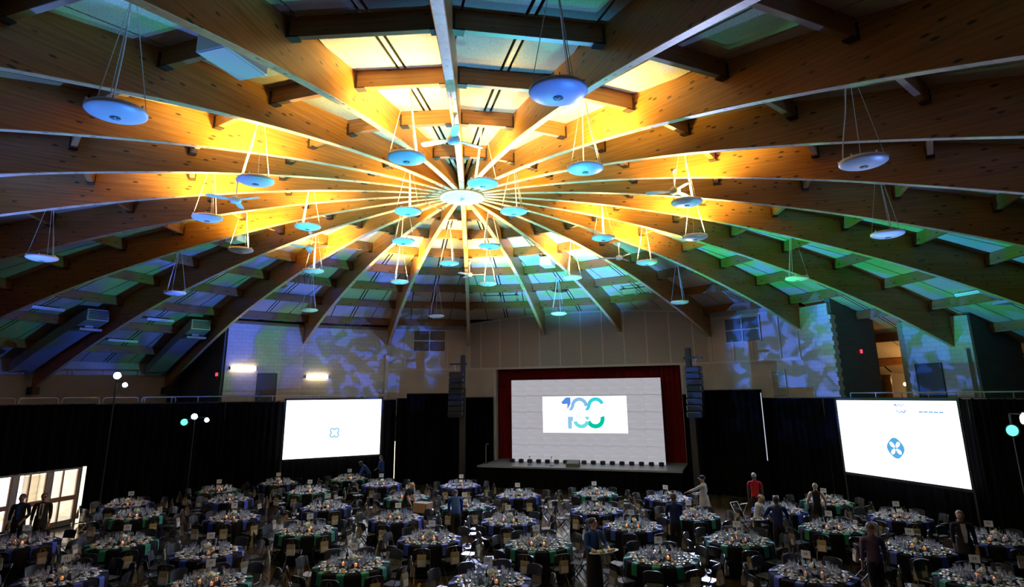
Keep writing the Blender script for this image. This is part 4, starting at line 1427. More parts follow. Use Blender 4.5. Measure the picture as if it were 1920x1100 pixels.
def person(label, loc, face_deg, height=1.75, lean=0.0, hands=None, shirt='c_black', sleeve='long', pants='c_black', skin='skin1',
           hair='hair_dark', long_hair=False, bald=False, head_turn=0.0, head_nod=0.0, stride=0.0, crouch=0.0, female=False):
    """a standing, bending or reaching figure; local +y is forward. face_deg: heading, 0 = away from the camera (+y), clockwise"""
    sc = height / 1.75
    V, E, Rr, reg = [], [], [], []
    def add(p, r, parent, region):
        V.append(Vector(p)); Rr.append(r if isinstance(r, tuple) else (r, r)); reg.append(region)
        if parent is not None: E.append((parent, len(V) - 1))
        return len(V) - 1
    pz = .95 - crouch
    pel = Vector((0, 0, pz))
    Lm = Matrix.Rotation(-lean, 4, 'X')
    def up(x, y, z):
        return pel + (Lm @ Vector((x, y, z - .95)))
    sh = .175 if female else .195
    wst = .118 if female else .135
    hip = .15 if female else .145
    i0 = add(pel, (hip * 1.18, .145), None, 'hip')
    i1 = add(up(0, .005, 1.08), (wst * 1.25, .135), i0, 'torso')
    i2 = add(up(0, .01, 1.24), (wst * 1.25 + .035, .145), i1, 'torso')
    i3 = add(up(0, 0.0, 1.38), (.19 if not female else .165, .135), i2, 'torso')
    i4 = add(up(0, -.005, 1.455), (.10, .09), i3, 'torso')
    nk = add(up(0, .005, 1.50), (.062, .064), i4, 'neck')
    Hm = Matrix.Rotation(-head_turn, 4, 'Z') @ Matrix.Rotation(-head_nod, 4, 'X')
    nb = V[nk]
    def hd(x, y, z): return nb + (Lm @ (Hm @ Vector((x, y, z))))
    h1 = add(hd(0, .012, .055), (.070, .078), nk, 'head')
    h2 = add(hd(0, .018, .11), (.084, .102), h1, 'head')
    h3 = add(hd(0, .012, .165), (.088, .106), h2, 'head')
    h4 = add(hd(0, .005, .215), (.066, .082), h3, 'head')
    add(hd(0, .125, .105), (.012, .012), h2, 'head')          # nose
    for s in (-1, 1): add(hd(s * .085, .0, .115), (.012, .02), h2, 'head')   # ears
    hands = hands or {}
    for s in (-1, 1):
        S = up(s * sh, -.005, 1.415)
        c = add(up(s * .10, -.004, 1.435), (.09, .085), i3, 'torso')
        a = add(S, .074, c, 'uarm')
        t = hands.get(s)
        if t is None:
            t = up(s * (sh + .045), .07, .84) if lean < .3 else up(s * .2, .35, 1.02)
        else:
            t = pel - Vector((0, 0, pz)) + Vector(t)
        pole = Vector((s * .6, -.7, -.5))
        eb, wr = ik(S, t, .29, .26, pole)
        m1 = add(S.lerp(eb, .5), .064, a, 'uarm')
        e = add(eb, .053, m1, 'farm')
        m2 = add(eb.lerp(wr, .45), .049, e, 'farm')
        wv = add(wr, .033, m2, 'hand')
        fd = (wr - eb).normalized()
        lat = fd.cross(Vector((0, 0, 1)))
        if lat.length < .2: lat = fd.cross(Vector((0, 1, 0)))
        lat.normalize()
        nrm = lat.cross(fd).normalized()
        pm = add(wr + fd * .05, (.030, .018), wv, 'hand')
        pe = add(wr + fd * .085, (.032, .014), pm, 'hand')
        curl = -nrm if nrm.z > 0 else nrm
        for k, (o_, l_) in enumerate(((-.027, .062), (-.009, .075), (.009, .070), (.027, .054))):
            f1 = add(wr + fd * (.09 + l_ * .45) + lat * o_ * 1.15 + curl * .006, .0085, pe, 'hand')
            add(wr + fd * (.09 + l_ * .85) + lat * o_ * 1.2 + curl * .028, .0075, f1, 'hand')
        th = add(wr + fd * .055 + lat * (.042 * -s), .011, wv, 'hand')
        add(wr + fd * .095 + lat * (.055 * -s) + curl * .012, .009, th, 'hand')
        # leg
        st = stride * s
        hj = add(pel + Vector((s * .085, 0, -.06)), (.115, .12), i0, 'leg')
        kn_t = Vector((s * .095, .03 + st * .5 + crouch * .6, .5 - crouch * .5))
        kn = add(kn_t, .078, None, 'leg')
        mt = add(V[hj].lerp(kn_t, .5), .102, hj, 'leg'); E.append((mt, kn))
        an_t = Vector((s * .10, -.03 + st, .085))
        cf = add(kn_t.lerp(an_t, .35) + Vector((0, -.015, 0)), .072, kn, 'leg')
        an = add(an_t, .052, cf, 'leg')
        he = add(an_t + Vector((0, -.02, -.042)), .038, an, 'foot')
        bl = add(an_t + Vector((s * .01, .11, -.048)), (.042, .032), he, 'foot')
        add(an_t + Vector((s * .015, .175, -.055)), (.032, .024), bl, 'foot')
    V = [v * sc for v in V]
    me = bpy.data.meshes.new('person_skeleton')
    me.from_pydata([tuple(v) for v in V], E, [])
    ob = bpy.data.objects.new('person_skeleton', me); COL.objects.link(ob)
    md = ob.modifiers.new('skin', 'SKIN'); md.use_smooth_shade = True; md.branch_smoothing = 0.5
    for i, sv in enumerate(me.skin_vertices[0].data):
        sv.radius = (Rr[i][0] * sc, Rr[i][1] * sc); sv.use_root = (i == 0)
    sb = ob.modifiers.new('sub', 'SUBSURF'); sb.levels = 1; sb.render_levels = 1
    dg = bpy.context.evaluated_depsgraph_get()
    bm_me = bpy.data.meshes.new_from_object(ob.evaluated_get(dg))
    bpy.data.objects.remove(ob); bpy.data.meshes.remove(me)
    mats = [M[skin], M[shirt], M[pants], M['c_shoe']]
    bm_me.materials.clear()
    for m in mats: bm_me.materials.append(m)
    segA = np.array([V[a] for a, b_ in E]); segB = np.array([V[b_] for a, b_ in E])
    sreg = [reg[b_] for a, b_ in E]
    srad = np.array([max(Rr[b_]) * sc for a, b_ in E])
    slot = {'hip': 2, 'torso': 1, 'neck': 0, 'head': 0, 'uarm': 1 if sleeve in ('long', 'short') else 0, 'farm': 1 if sleeve == 'long' else 0, 'hand': 0, 'leg': 2, 'foot': 3}
    Li = Lm.inverted()
    D = segB - segA; DD = (D * D).sum(1)
    for p in bm_me.polygons:
        c = np.array(p.center)
        t = np.clip(((c - segA) * D).sum(1) / DD, 0, 1)
        dist = np.linalg.norm(segA + D * t[:, None] - c, axis=1) - srad * .8
        rg_ = sreg[int(dist.argmin())]
        si = slot[rg_]
        if rg_ in ('hip', 'torso', 'leg'):
            loc_ = Li @ (Vector(p.center) - pel * sc)
            if rg_ != 'leg' or loc_.z > -.02 * sc:
                si = 1 if loc_.z > -.005 * sc else 2
        p.material_index = si
        p.use_smooth = True
    o = bpy.data.objects.new('person', bm_me); link(o)
    o.location = (loc[0], loc[1], loc[2] if len(loc) > 2 else 0.0)
    o.rotation_euler = (0, 0, R_(-face_deg))
    tag(o, label, 'person')
    # hair: cap over the skull, open at the face
    C = [hd(0, .008, .15) * sc]
    HM = Lm @ Hm
    if not bald:
        b = MB()
        b.M = Matrix.Translation(C[0]) @ HM
        n, m = 14, 8
        vs_, fs_ = [], []
        for i in range(m + 1):
            for k in range(n):
                a = 2 * pi * k / n
                front = max(0, sin(a))
                lim = (1.95 if long_hair else 1.75) - .95 * front ** .6
                th_ = lim * i / m
                vs_.append((.092 * sc * sin(th_) * cos(a), .112 * sc * sin(th_) * sin(a) - .012 * sc, .108 * sc * cos(th_) + .0 * sc))
        for i in range(m):
            for k in range(n):
                l = (k + 1) % n
                fs_.append((i * n + k, (i + 1) * n + k, (i + 1) * n + l, i * n + l))
        b.add(vs_, fs_)
        b.build('hair', M[hair], o, smooth=True)
        if long_hair:
            t = MB(); t.M = Matrix.Translation(C[0]) @ HM
            t.tube([(0, -.09 * sc, .02), (0, -.135 * sc, 0), (0, -.15 * sc, -.08), (0, -.13 * sc, -.2)], [.03, .034, .03, .012], 8)
            t.build('ponytail', M[hair], o, smooth=True)
    for s in (-1, 1):
        e = MB(); e.M = Matrix.Translation(nb * sc) @ HM
        e.ball((s * .032 * sc, .098 * sc, .135 * sc), .011 * sc, 6, 4); e.build('eye', M['eye'], o)
    return dict(o=o, sc=sc, up=lambda x, y, z: up(x, y, z) * sc, hd=lambda x, y, z: hd(x, y, z) * sc, HM=HM, Lm=Lm)

def shirt_front(P, m, tie=None, lapel=True):
    """pale shirt and tie showing in the opening of a jacket"""
    b = MB()
    u = P['up']
    b.add([u(-.055, .10, 1.45), u(.055, .10, 1.45), u(.06, .150, 1.30), u(.05, .168, 1.18), u(.03, .166, 1.02), u(-.03, .166, 1.02), u(-.05, .168, 1.18), u(-.06, .150, 1.30)], [(0, 7, 2, 1), (7, 6, 3, 2), (6, 5, 4, 3)])
    b.v = b.v; b.build('shirt_front', M[m], P['o'])
    if tie:
        t = MB(); t.add([u(-.018, .125, 1.43), u(.018, .125, 1.43), u(.022, .160, 1.30), u(.028, .178, 1.16), u(0, .178, 1.06), u(-.028, .178, 1.16), u(-.022, .160, 1.30)], [(0, 6, 2, 1), (6, 5, 4, 3, 2)])
        t.build('tie', M[tie], P['o'])
def jacket_hem(P, m, z0=.76, flare=.03):
    b = MB(); sc = P['sc']; rr = []
    for z, k in ((1.10, 0), (.98, .5), (z0, 1)):
        rr.append([((.165 + flare * k) * sc * cos(a), (.135 + flare * k) * sc * sin(a), z * sc) for a in [2 * pi * i / 20 for i in range(20)]])
    b.loft(rr, cap0=False, cap1=False); b.build('jacket_skirt', M[m], P['o'], smooth=True)
def cap(P, m, brim=True):
    b = MB(); b.M = Matrix.Translation(P['hd'](0, .008, .16)) @ P['HM']
    b.lathe([(.10, -.01), (.102, .03), (.085, .075), (.05, .095), (.002, .10)], 16, cap0=False, cap1=False)
    c = b.build('cap', M[m], P['o'], smooth=True)
    if brim:
        q = MB(); q.M = b.M
        q.loft([[(.09 * cos(a), .09 * sin(a), -.004) for a in [R_(20 + 14 * i) for i in range(11)]], [(.10 * cos(a), .175 * sin(a), -.012) for a in [R_(20 + 14 * i) for i in range(11)]]], closed=False, cap0=False, cap1=False)
        q.build('brim', M[m], c)

def platter(loc, rz, label, sx=.34, sy=.22):
    o = empty('food_platter', loc, rz); tag(o, label, 'platter')
    b = MB(); n = 28
    def el(k, z): return [(sx * k * cos(2 * pi * i / n), sy * k * sin(2 * pi * i / n), z) for i in range(n)]
    b.loft([el(.8, 0), el(1, .018), el(1.0, .024), el(.82, .010)], cap1=True); b.build('tray', M['china'], o, smooth=False)
    rg = random.Random(5)
    for k in range(14):
        x = (-.85 + 1.7 * (k + .5) / 14) * sx * .85; y = rg.uniform(-.5, .5) * sy
        MB().ball((x, y, .035), .034, 7, 5, s=(1.15, 1, .8)).build('orange_bite' if k % 2 else 'green_bite', M['food' if k % 2 else 'greens'], o)
    return o

# two men in suits by the glass doors
p = person('man in a dark suit and blue shirt standing by the glass doors', (-14.12, 2.78), 165, 1.8, shirt='c_char', pants='c_char', skin='skin2', hair='hair_dark', head_turn=.5, hands={-1: (-.16, .2, .98), 1: (.22, .1, .9)})
shirt_front(p, 'c_blue'); jacket_hem(p, 'c_char')
p = person('man in a dark suit, pale shirt and tie standing by the glass doors', (-13.5, 2.86), 160, 1.8, shirt='c_char', pants='c_char', skin='skin2', hair='hair_brown', head_turn=-.5)
shirt_front(p, 'c_white', 'c_char'); jacket_hem(p, 'c_char')
# two staff in blue by the left screen
person('staff member in a blue shirt bending over a table by the left screen', (-4.62, 14.15), 250, 1.72, lean=.75, hands={-1: (-.1, .62, .80), 1: (.18, .55, .80)}, shirt='c_blue', skin='skin3', hair='hair_dark')
person('staff member in a blue shirt standing near the left screen, back to the hall', (-4.05, 14.75), 290, 1.72, lean=.12, hands={-1: (-.12, .32, 1.05), 1: (.12, .32, 1.05)}, shirt='c_blue', skin='skin2', hair='hair_dark')
# woman in black with a cardboard box
person('woman in a black T-shirt with a ponytail lowering a cardboard box', (-2.05, 5.25), 120, 1.66, lean=.42, hands={-1: (-.17, .44, .78), 1: (.17, .44, .78)}, shirt='c_black', sleeve='short', pants='c_black', skin='skin1', hair='hair_blond', long_hair=True, female=True, head_nod=.35)
bx = MB(); bx.bbox((0, 0, .17), (.62, .42, .34), .006)
cb = bx.build('cardboard_box', noisy(mat('brown_cardboard', (.30, .20, .12), .85), (.26, .17, .10), (.34, .23, .14), 14), loc=(-1.36, 4.95, .56), rz=R_(-30)); tag(cb, 'brown cardboard box held by the woman in black', 'box')
MB().box((0, 0, .341), (.62, .05, .003)).build('tape', M['kraft'], cb)
# man bending, seen from behind
person('man in a blue shirt bending forward over a table, seen from behind', (-0.12, 2.35), -4, 1.75, lean=.55, hands={-1: (-.2, .55, .82), 1: (.22, .52, .82)}, shirt='c_blue', skin='skin3', hair='hair_dark', head_nod=.3)
# waiter with a platter
p = person('bearded waiter in blue shirt, dark tie and long black apron carrying a platter', (3.26, -3.67), 155, 1.8, hands={-1: (-.20, .33, 1.10), 1: (.20, .33, 1.10)}, shirt='c_blue', skin='skin1', hair='hair_dark', head_turn=-.75)
b = MB(); rr = []
for z, rx_, ry_ in ((1.06, .165, .135), (.95, .185, .155), (.6, .20, .17), (.22, .21, .18)):
    rr.append([(rx_ * p['sc'] * cos(a), ry_ * p['sc'] * sin(a), z * p['sc']) for a in [2 * pi * i / 24 for i in range(24)]])
b.loft(rr, cap0=False, cap1=False); b.build('apron', M['c_black'], p['o'], smooth=True)
t = MB(); u = p['up']; t.add([u(-.018, .125, 1.43), u(.018, .125, 1.43), u(.022, .160, 1.30), u(.028, .178, 1.16), u(0, .178, 1.06), u(-.028, .178, 1.16), u(-.022, .160, 1.30)], [(0, 6, 2, 1), (6, 5, 4, 3, 2)]); t.build('tie', M['c_black'], p['o'])
bd = MB(); bd.M = Matrix.Translation(p['hd'](0, .045, .06)) @ p['HM']; bd.ball((0, 0, 0), .062, 10, 6, s=(1, 1, .75)); bd.build('beard', M['hair_dark'], p['o'], smooth=True)
fw = Matrix.Rotation(R_(-155), 3, 'Z') @ Vector((0, .40, 0))
platter((3.26 + fw.x, -3.67 + fw.y, 1.10), R_(-155), 'long white platter of orange and green bites carried by the waiter', .42, .17)
# cook in white
p = person('man in a loose white jacket and dark cap reaching toward a table, seen from behind', (8.9, 3.6), -55, 1.8, hands={-1: (-.30, .60, 1.15), 1: (.28, .22, 1.12)}, shirt='c_white', pants='c_black', skin='skin2', hair='hair_dark')
jacket_hem(p, 'c_white', .68, .05); cap(p, 'c_black')
q = Matrix.Rotation(R_(55), 3, 'Z') @ Vector((.34, .34, 0))
platter((8.9 + q.x, 3.6 + q.y, 1.08), R_(20), 'small tray of food in the hand of the man in white', .2, .14)
# dark blue shirt
p = person('waiter in a dark blue shirt and maroon cap standing between tables, seen from behind', (6.55, -0.02), 8, 1.75, hands={-1: (-.15, .36, 1.05), 1: (.15, .36, 1.05)}, shirt='c_navy', pants='c_black', skin='skin3')
cap(p, 'c_maroon', False)
# red shirt
person('man in a bright red polo shirt standing with his back to the hall', (11.05, 4.0), 18, 1.8, shirt='c_red', sleeve='short', pants='c_char', skin='skin3', hair='hair_grey')
# straw cap
p = person('person in a pale shirt and straw cap leaning over a table beside the waiter', (9.30, 0.35), 95, 1.62, lean=.25, hands={-1: (-.15, .45, .95), 1: (.15, .45, .95)}, shirt='c_white', pants='c_char', skin='skin2', hair='hair_brown', head_nod=.2)
cap(p, 'c_cap')
# blue shirt with tray
person('waiter in a blue shirt serving from a tray, seen from behind', (9.35, -0.95), 20, 1.75, lean=.1, hands={-1: (-.38, .36, 1.05), 1: (.34, .46, 1.0)}, shirt='c_navy', pants='c_black', skin='skin3', hair='hair_dark')
platter((8.93, -0.62, 1.06), .3, 'oval tray of orange food held by the waiter in blue', .3, .2)
# woman in a tank top
person('woman in a black tank top with fair hair tied up, seen from behind', (12.3, 2.05), 20, 1.66, hands={-1: (-.3, .15, .95), 1: (.3, .15, .95)}, shirt='c_black', sleeve='none', pants='c_black', skin='skin1', hair='hair_blond', female=True)
# mauve shirt
person('man in a mauve shirt walking between the tables, seen from behind', (9.45, -5.1), 12, 1.8, shirt='c_purple', pants='c_char', skin='skin2', hair='hair_brown', stride=.12)
# grey suit
p = person('man in an open dark suit jacket and white shirt walking past the tables', (12.75, -3.8), 205, 1.76, shirt='c_char', pants='c_char', skin='skin2', hair='hair_grey', stride=-.12)
shirt_front(p, 'c_white'); jacket_hem(p, 'c_char')
person('man in a blue shirt passing the right-hand tables', (13.6, -6.0), 300, 1.75, shirt='c_blue', pants='c_black', skin='skin2', hair='hair_dark')
# ================================================================== TABLES
TABLES = [(-12.9, 7.02, 'b'), (-11.31, 4.46, 'g'), (-9.59, 0.16, 'g'), (-12.51, 0.54, 'b'), (-9.13, -3.33, 'b'), (-10.65, 10.16, 'g'),
          (-9.25, 7.49, 'b'), (-7.73, 3.57, 'b'), (-6.69, -1.28, 'b'), (-5.52, -4.19, 'g'), (-15.45, 2.1, 'g'), (-8.67, 12.3, 'b'),
          (-5.5, 13.3, 'g'), (-3.62, 11.06, 'b'), (-6.57, 9.36, 'g'), (-2.13, 7.07, 'g'), (-4.96, 5.25, 'b'), (0.02, 10.11, 'b'),
          (0.2, 4.72, 'g'), (-2.12, 2.77, 'b'), (-4.68, 1.16, 'g'), (-0.84, -0.46, 'b'), (-2.61, -3.03, 'g'), (0.69, -4.78, 'b'),
          (2.39, 6.93, 'b'), (5.56, 6.86, 'g'), (4.82, 3.27, 'b'), (1.62, 1.79, 'b'), (5.34, 0.42, 'b'), (8.14, 5.37, 'b'),
          (7.74, 1.84, 'g'), (2.17, -1.52, 'g'), (5.02, -3.33, 'g'), (7.74, -1.74, 'g'), (13.61, 3.67, 'g'), (11.07, 2.36, 'b'),
          (14.24, 0.64, 'b'), (11.17, -0.62, 'g'), (11.81, -3.26, 'b'), (14.6, -2.62, 'b'), (7.93, -5.13, 'b'), (11.29, -5.96, 'g')]
PEOPLE_XY = [(3.25, 2.55), (-14.12, 2.78), (-13.5, 2.86), (-4.62, 14.15), (-4.05, 14.75), (-1.95, 5.46), (-0.12, 2.5), (3.26, -3.67), (8.9, 3.6), (6.55, 0.1),
             (11.05, 4.0), (9.30, 0.35), (9.35, -0.95), (12.3, 2.1), (9.45, -5.1), (12.75, -3.8), (13.6, -6.0)]
TH, TR = 0.76, 0.915
def stuff_from(name, template, xf, label):
    """template: [(mesh, local matrix)], xf: list of world matrices -> one mesh object"""
    V, F, MI, mats = [], [], [], []
    off = 0
    for me, lm in template:
        nv = len(me.vertices)
        co = np.empty(nv * 3, dtype=np.float32); me.vertices.foreach_get('co', co); co = co.reshape(-1, 3)
        polys = [tuple(p.vertices) for p in me.polygons]
        mi = [p.material_index for p in me.polygons]
        base = []
        for m in me.materials:
            if m not in mats: mats.append(m)
            base.append(mats.index(m))
        for X in xf:
            T = np.array((X @ lm))
            V.append(co @ T[:3, :3].T.astype(np.float32) + T[:3, 3].astype(np.float32))
            F += [tuple(i + off for i in p) for p in polys]
            MI += [base[k] for k in mi]
            off += nv
    me = bpy.data.meshes.new(name)
    me.from_pydata(np.concatenate(V).tolist(), [], F)
    for m in mats: me.materials.append(m)
    me.polygons.foreach_set('material_index', MI)
    me.update()
    o = bpy.data.objects.new(name, me); link(o)
    o['kind'] = 'stuff'; o['label'] = label
    return o

def flat_template(o, M0=None):
    out = []
    M0 = M0 or Matrix.Identity(4)
    if o.type == 'MESH':
        out.append((o.data, M0))
    for c in o.children:
        L = Matrix.Translation(c.location) @ c.rotation_euler.to_matrix().to_4x4()
        out += flat_template(c, M0 @ L)
    return out

def place_many(proto, inst, cat, stuff_name, stuff_label, limit=300):
    """inst: (loc, rz, label, group); the nearest `limit` in view become things, the rest one stuff object"""
    def score(q):
        p = Vector(q[0])
        return (0 if frustum(p, 10) else 1000) + (p - CAM).length
    inst = sorted(inst, key=score)
    for i, (loc, rz, label, group) in enumerate(inst[:limit]):
        o = proto if i == 0 else copy_tree(proto)
        o.location = loc; o.rotation_euler = (0, 0, rz)
        tag(o, label, cat, group)
    rest = [q for q in inst[limit:] if frustum(Vector(q[0]), 60)]
    if rest:
        xf = [Matrix.Translation(Vector(l)) @ Matrix.Rotation(r, 4, 'Z') for l, r, _, _ in rest]
        stuff_from(stuff_name, flat_template(proto), xf, stuff_label)

# --- table with a floor-length cloth
def make_table():
    root = empty('banquet_table')
    b = MB()
    n = 72
    def ring(r, z, amp, ph=0):
        return [((r + amp * sin(14 * 2 * pi * k / n + ph)) * cos(2 * pi * k / n), (r + amp * sin(14 * 2 * pi * k / n + ph)) * sin(2 * pi * k / n), z) for k in range(n)]
    b.loft([ring(0.02, TH, 0), ring(TR - .02, TH, 0), ring(TR, TH - .015, 0), ring(TR + .005, TH - .12, .006), ring(TR + .015, TH - .4, .02), ring(TR + .03, 0.005, .035)], cap0=True, cap1=False)
    b.f = [tuple(reversed(f)) for f in b.f]
    b.build('tablecloth', M['cloth'], root, smooth=True)
    b = MB(); b.lathe([(0.1, TH - .03), (TR - .04, TH - .03), (TR - .04, TH - .008), (0.1, TH - .008)], 32); b.build('tabletop', M['purlin'], root)
    return root
tp = make_table()

# --- folding chair, facing +y
def make_chair():
    root = empty('folding_chair')
    b = MB(); b.bbox((0, 0.0, 0.45), (0.40, 0.40, 0.03), 0.012); b.build('seat', M['chair'], root)
    b = MB(); rr = []
    for i in range(9):
        t = -1 + i / 4
        x = 0.20 * t; dy = -0.035 * (1 - t * t); top = 0.845 - 0.055 * t ** 4
        y0, y1 = -0.195, -0.235
        rr.append([(x, y0 + dy - .012, 0.61), (x, y0 + dy + .012, 0.61), (x, y1 + dy + .012, top), (x, y1 + dy - .012, top)])
    b.loft(rr); b.build('backrest', M['chair'], root, smooth=False)
    for s in (-1, 1):
        b = MB(); b.tube([(s * .215, .24, 0.0), (s * .215, -.17, .52), (s * .212, -.235, .80), (s * .17, -.262, .835)], 0.012, 6); b.build('front_leg', M['chairframe'], root)
        b = MB(); b.tube([(s * .19, -.30, 0.0), (s * .19, .17, .44)], 0.012, 6); b.build('rear_leg', M['chairframe'], root)
    b = MB(); b.tube([(-.215, .165, .09), (.215, .165, .09)], 0.009, 6); b.build('stretcher', M['chairframe'], root)
    b = MB(); b.tube([(-.19, -.22, .075), (.19, -.22, .075)], 0.009, 6); b.build('stretcher', M['chairframe'], root)
    return root
cp = make_chair()

# --- paper gift bag hung behind the chair back (local: bag centre at origin of its top edge)
def make_bag():
    b = MB(); b.loft([[(-.11, -.045, -.29), (.11, -.045, -.29), (.11, .045, -.29), (-.11, .045, -.29)], [(-.115, -.03, -.1), (.115, -.03, -.1), (.115, .03, -.1), (-.115, .03, -.1)], [(-.115, -.012, 0), (.115, -.012, 0), (.115, .012, 0), (-.115, .012, 0)]])
    root = b.build('gift_bag', M['kraft'])
    b = MB(); b.box((0, -.047, -.20), (0.19, 0.006, 0.15), rx=-0.06); b.build('bag_front', M['bagwhite'], root)
    for y in (-.012, .012):
        b = MB(); b.tube([(-.06, y, -.01), (-.055, y + .01, .06), (-.03, y + .03, .10), (.03, y + .03, .10), (.055, y + .01, .06), (.06, y, -.01)], 0.004, 4); b.build('handle', M['kraft'], root)
    return root
bp_ = make_bag()

# --- tableware
def make_wine():
    b = MB(); b.lathe([(.034, 0), (.034, .003), (.005, .008), (.0045, .09), (.018, .10), (.036, .13), (.039, .16), (.033, .215)], 12, cap1=False)
    return b.build('wine_glass', M['glass'], smooth=True)
def make_water():
    b = MB(); b.lathe([(.033, 0), (.033, .003), (.007, .008), (.007, .055), (.03, .07), (.040, .10), (.041, .165)], 12, cap1=False)
    return b.build('water_goblet', M['glass'], smooth=True)
def make_flute():
    b = MB(); b.lathe([(.03, 0), (.03, .003), (.004, .008), (.004, .08), (.018, .11), (.025, .16), (.022, .24)], 10, cap1=False)
    return b.build('champagne_flute', M['glass'], smooth=True)
def make_plate():
    b = MB(); b.lathe([(.045, 0), (.065, .004), (.098, .013), (.10, .016), (.06, .008), (.001, .006)], 20)
    root = b.build('salad_plate', M['china'], smooth=True)
    b = MB(); b.ball((0, 0, .018), .05, 10, 5, s=(1, 1, .42)); b.build('salad', M['cream'], root)
    b = MB()
    for k in range(4): b.ball((.03 * cos(k * 1.6), .03 * sin(k * 1.6), .035), .02, 6, 4, s=(1.2, 1, .7))
    b.build('garnish', M['food'], root)
    return root
def make_cup():
    b = MB(); b.lathe([(.02, .006), (.028, .012), (.038, .04), (.042, .065), (.038, .065), (.030, .02), (.001, .015)], 14)
    root = b.build('coffee_cup', M['china'], smooth=True)
    b = MB(); b.lathe([(.03, 0), (.06, .006), (.075, .014), (.06, .009), (.001, .006)], 16); b.build('saucer', M['china'], root, smooth=True)
    b = MB(); b.tube([(.038, 0, .055), (.062, 0, .05), (.062, 0, .03), (.034, 0, .022)], .004, 5); b.build('handle', M['china'], root)
    return root
def make_fork():
    b = MB(); b.prism([(-.004, -.10), (.004, -.10), (.003, .02), (.011, .04), (.011, .095), (.006, .095), (.006, .05), (.0025, .05), (.0025, .095), (-.0025, .095), (-.0025, .05), (-.006, .05), (-.006, .095), (-.011, .095), (-.011, .04), (-.003, .02)], 0, .003)
    return b.build('fork', M['silver'])
def make_knife():
    b = MB(); b.prism([(-.006, -.11), (.006, -.11), (.006, 0), (.009, .01), (.009, .09), (.0, .12), (-.004, .11), (-.004, 0)], 0, .003)
    return b.build('knife', M['silver'])
def make_napkin(key):
    b = MB(); hw = .09
    rr = []
    for r, z in ((-.16, .004), (-.09, .010), (0.0, .008), (.09, .006), (.135, .0), (.150, -.03), (.156, -.15), (.165, -.26)):
        rr.append([(-hw, r, z), (hw, r, z), (hw, r + .006, z + .006), (-hw, r + .006, z + .006)])
    b.loft(rr)
    return b.build('napkin', M['nap_' + key])
def make_roll():
    b = MB(); b.lathe([(.05, 0), (.075, .01), (.076, .013), (.05, .006), (.001, .005)], 14)
    r = b.build('bread_plate', M['china'], smooth=True)
    b = MB(); b.ball((0, 0, .025), .032, 8, 5, s=(1.2, .9, .7)); b.build('bread_roll', M['cream'], r)
    return r

G_CH = {'b': ('black folding chair drawn up to a table with blue napkins', 'chairs at tables with blue napkins'),
        'g': ('black folding chair drawn up to a table with green napkins', 'chairs at tables with green napkins')}
G_BG = {'b': ('tan paper gift bag hanging on a chair at a table with blue napkins', 'gift bags at blue-napkin tables'),
        'g': ('tan paper gift bag hanging on a chair at a table with green napkins', 'gift bags at green-napkin tables')}
CN = {'b': 'blue', 'g': 'green'}
chairs, bags, wines, waters, flutes, plates, cups, forks, knives, rolls = ([] for _ in range(10))
naps = {'b': [], 'g': []}
centre = []
first_t = True
rnd = random.Random(11)
for (tx, ty, c) in TABLES:
    o = tp if first_t else copy_tree(tp)
    first_t = False
    o.location = (tx, ty, 0); o.rotation_euler = (0, 0, rnd.uniform(0, 6))
    tag(o, 'round banquet table in a floor-length black cloth, set with %s napkins' % CN[c], 'table', 'round tables with %s napkins' % CN[c])
    a0 = rnd.uniform(0, 2 * pi / 10)
    for s in range(10):
        a = a0 + 2 * pi * s / 10
        u = Vector((cos(a), sin(a), 0)); v = Vector((-sin(a), cos(a), 0))
        C0 = Vector((tx, ty, 0))
        rz = a + pi / 2                     # chair's +y looks at the table centre
        dr = rnd.uniform(1.17, 1.29)
        cpos = C0 + u * dr
        ok = all((cpos - Vector((px, py, 0))).length > 0.62 for px, py in PEOPLE_XY) and all((cpos.xy - Vector((qx, qy))).length > 1.38 for qx, qy, _ in TABLES if (qx, qy) != (tx, ty)) and cpos.xy.length < 16.0
        if cpos.y > 0 and cpos.dot(P_stage.n) > SF - .4: ok = False

        if ok and all((Vector(q[0]).xy - cpos.xy).length > 0.52 for q in chairs):
            rj = rz + rnd.uniform(-.14, .14)
            chairs.append(((cpos.x, cpos.y, 0), rj, *G_CH[c]))
            if rnd.random() < 0.86:
                back = Matrix.Rotation(rj, 3, 'Z') @ Vector((0, -.292, .70))
                bags.append(((cpos.x + back.x, cpos.y + back.y, .70), rj + rnd.uniform(-.08, .08), *G_BG[c]))
        e = C0 + u * (TR - .145)
        naps[c].append(((e.x, e.y, TH + .002), a - pi / 2, 'royal blue napkin hanging over the edge of a round table' if c == 'b' else 'emerald green napkin hanging over the edge of a round table', '%s napkins' % CN[c]))
        def at(rad, lat, z=TH + .003):
            p = C0 + u * rad + v * lat
            return (p.x, p.y, z)
        q = 'on a round table'
        plates.append((at(.69, 0, TH + .016), rnd.uniform(0, 6), 'white salad plate with pale salad on a napkin at a place setting', 'salad plates'))
        wines.append((at(.36, -.06), 0, 'clear stemmed wine glass at a table place setting', 'wine glasses'))
        wines.append((at(.50, .105), 0, 'clear stemmed wine glass at a table place setting', 'wine glasses'))
        waters.append((at(.53, .02), 0, 'clear water goblet at a table place setting', 'water goblets'))
        flutes.append((at(.42, .06), 0, 'tall clear champagne flute at a table place setting', 'champagne flutes'))
        cups.append((at(.66, .20), rnd.uniform(0, 6), 'white coffee cup and saucer at a table place setting', 'coffee cups'))
        rolls.append((at(.47, -.09), rnd.uniform(0, 6), 'small bread plate with a roll at a table place setting', 'bread plates'))
        forks.append((at(.70, -.145), a + pi / 2, 'steel fork laid beside a salad plate', 'forks'))
        knives.append((at(.70, .135), a + pi / 2, 'steel knife laid beside a salad plate', 'knives'))
    centre.append((tx, ty, c, a0))

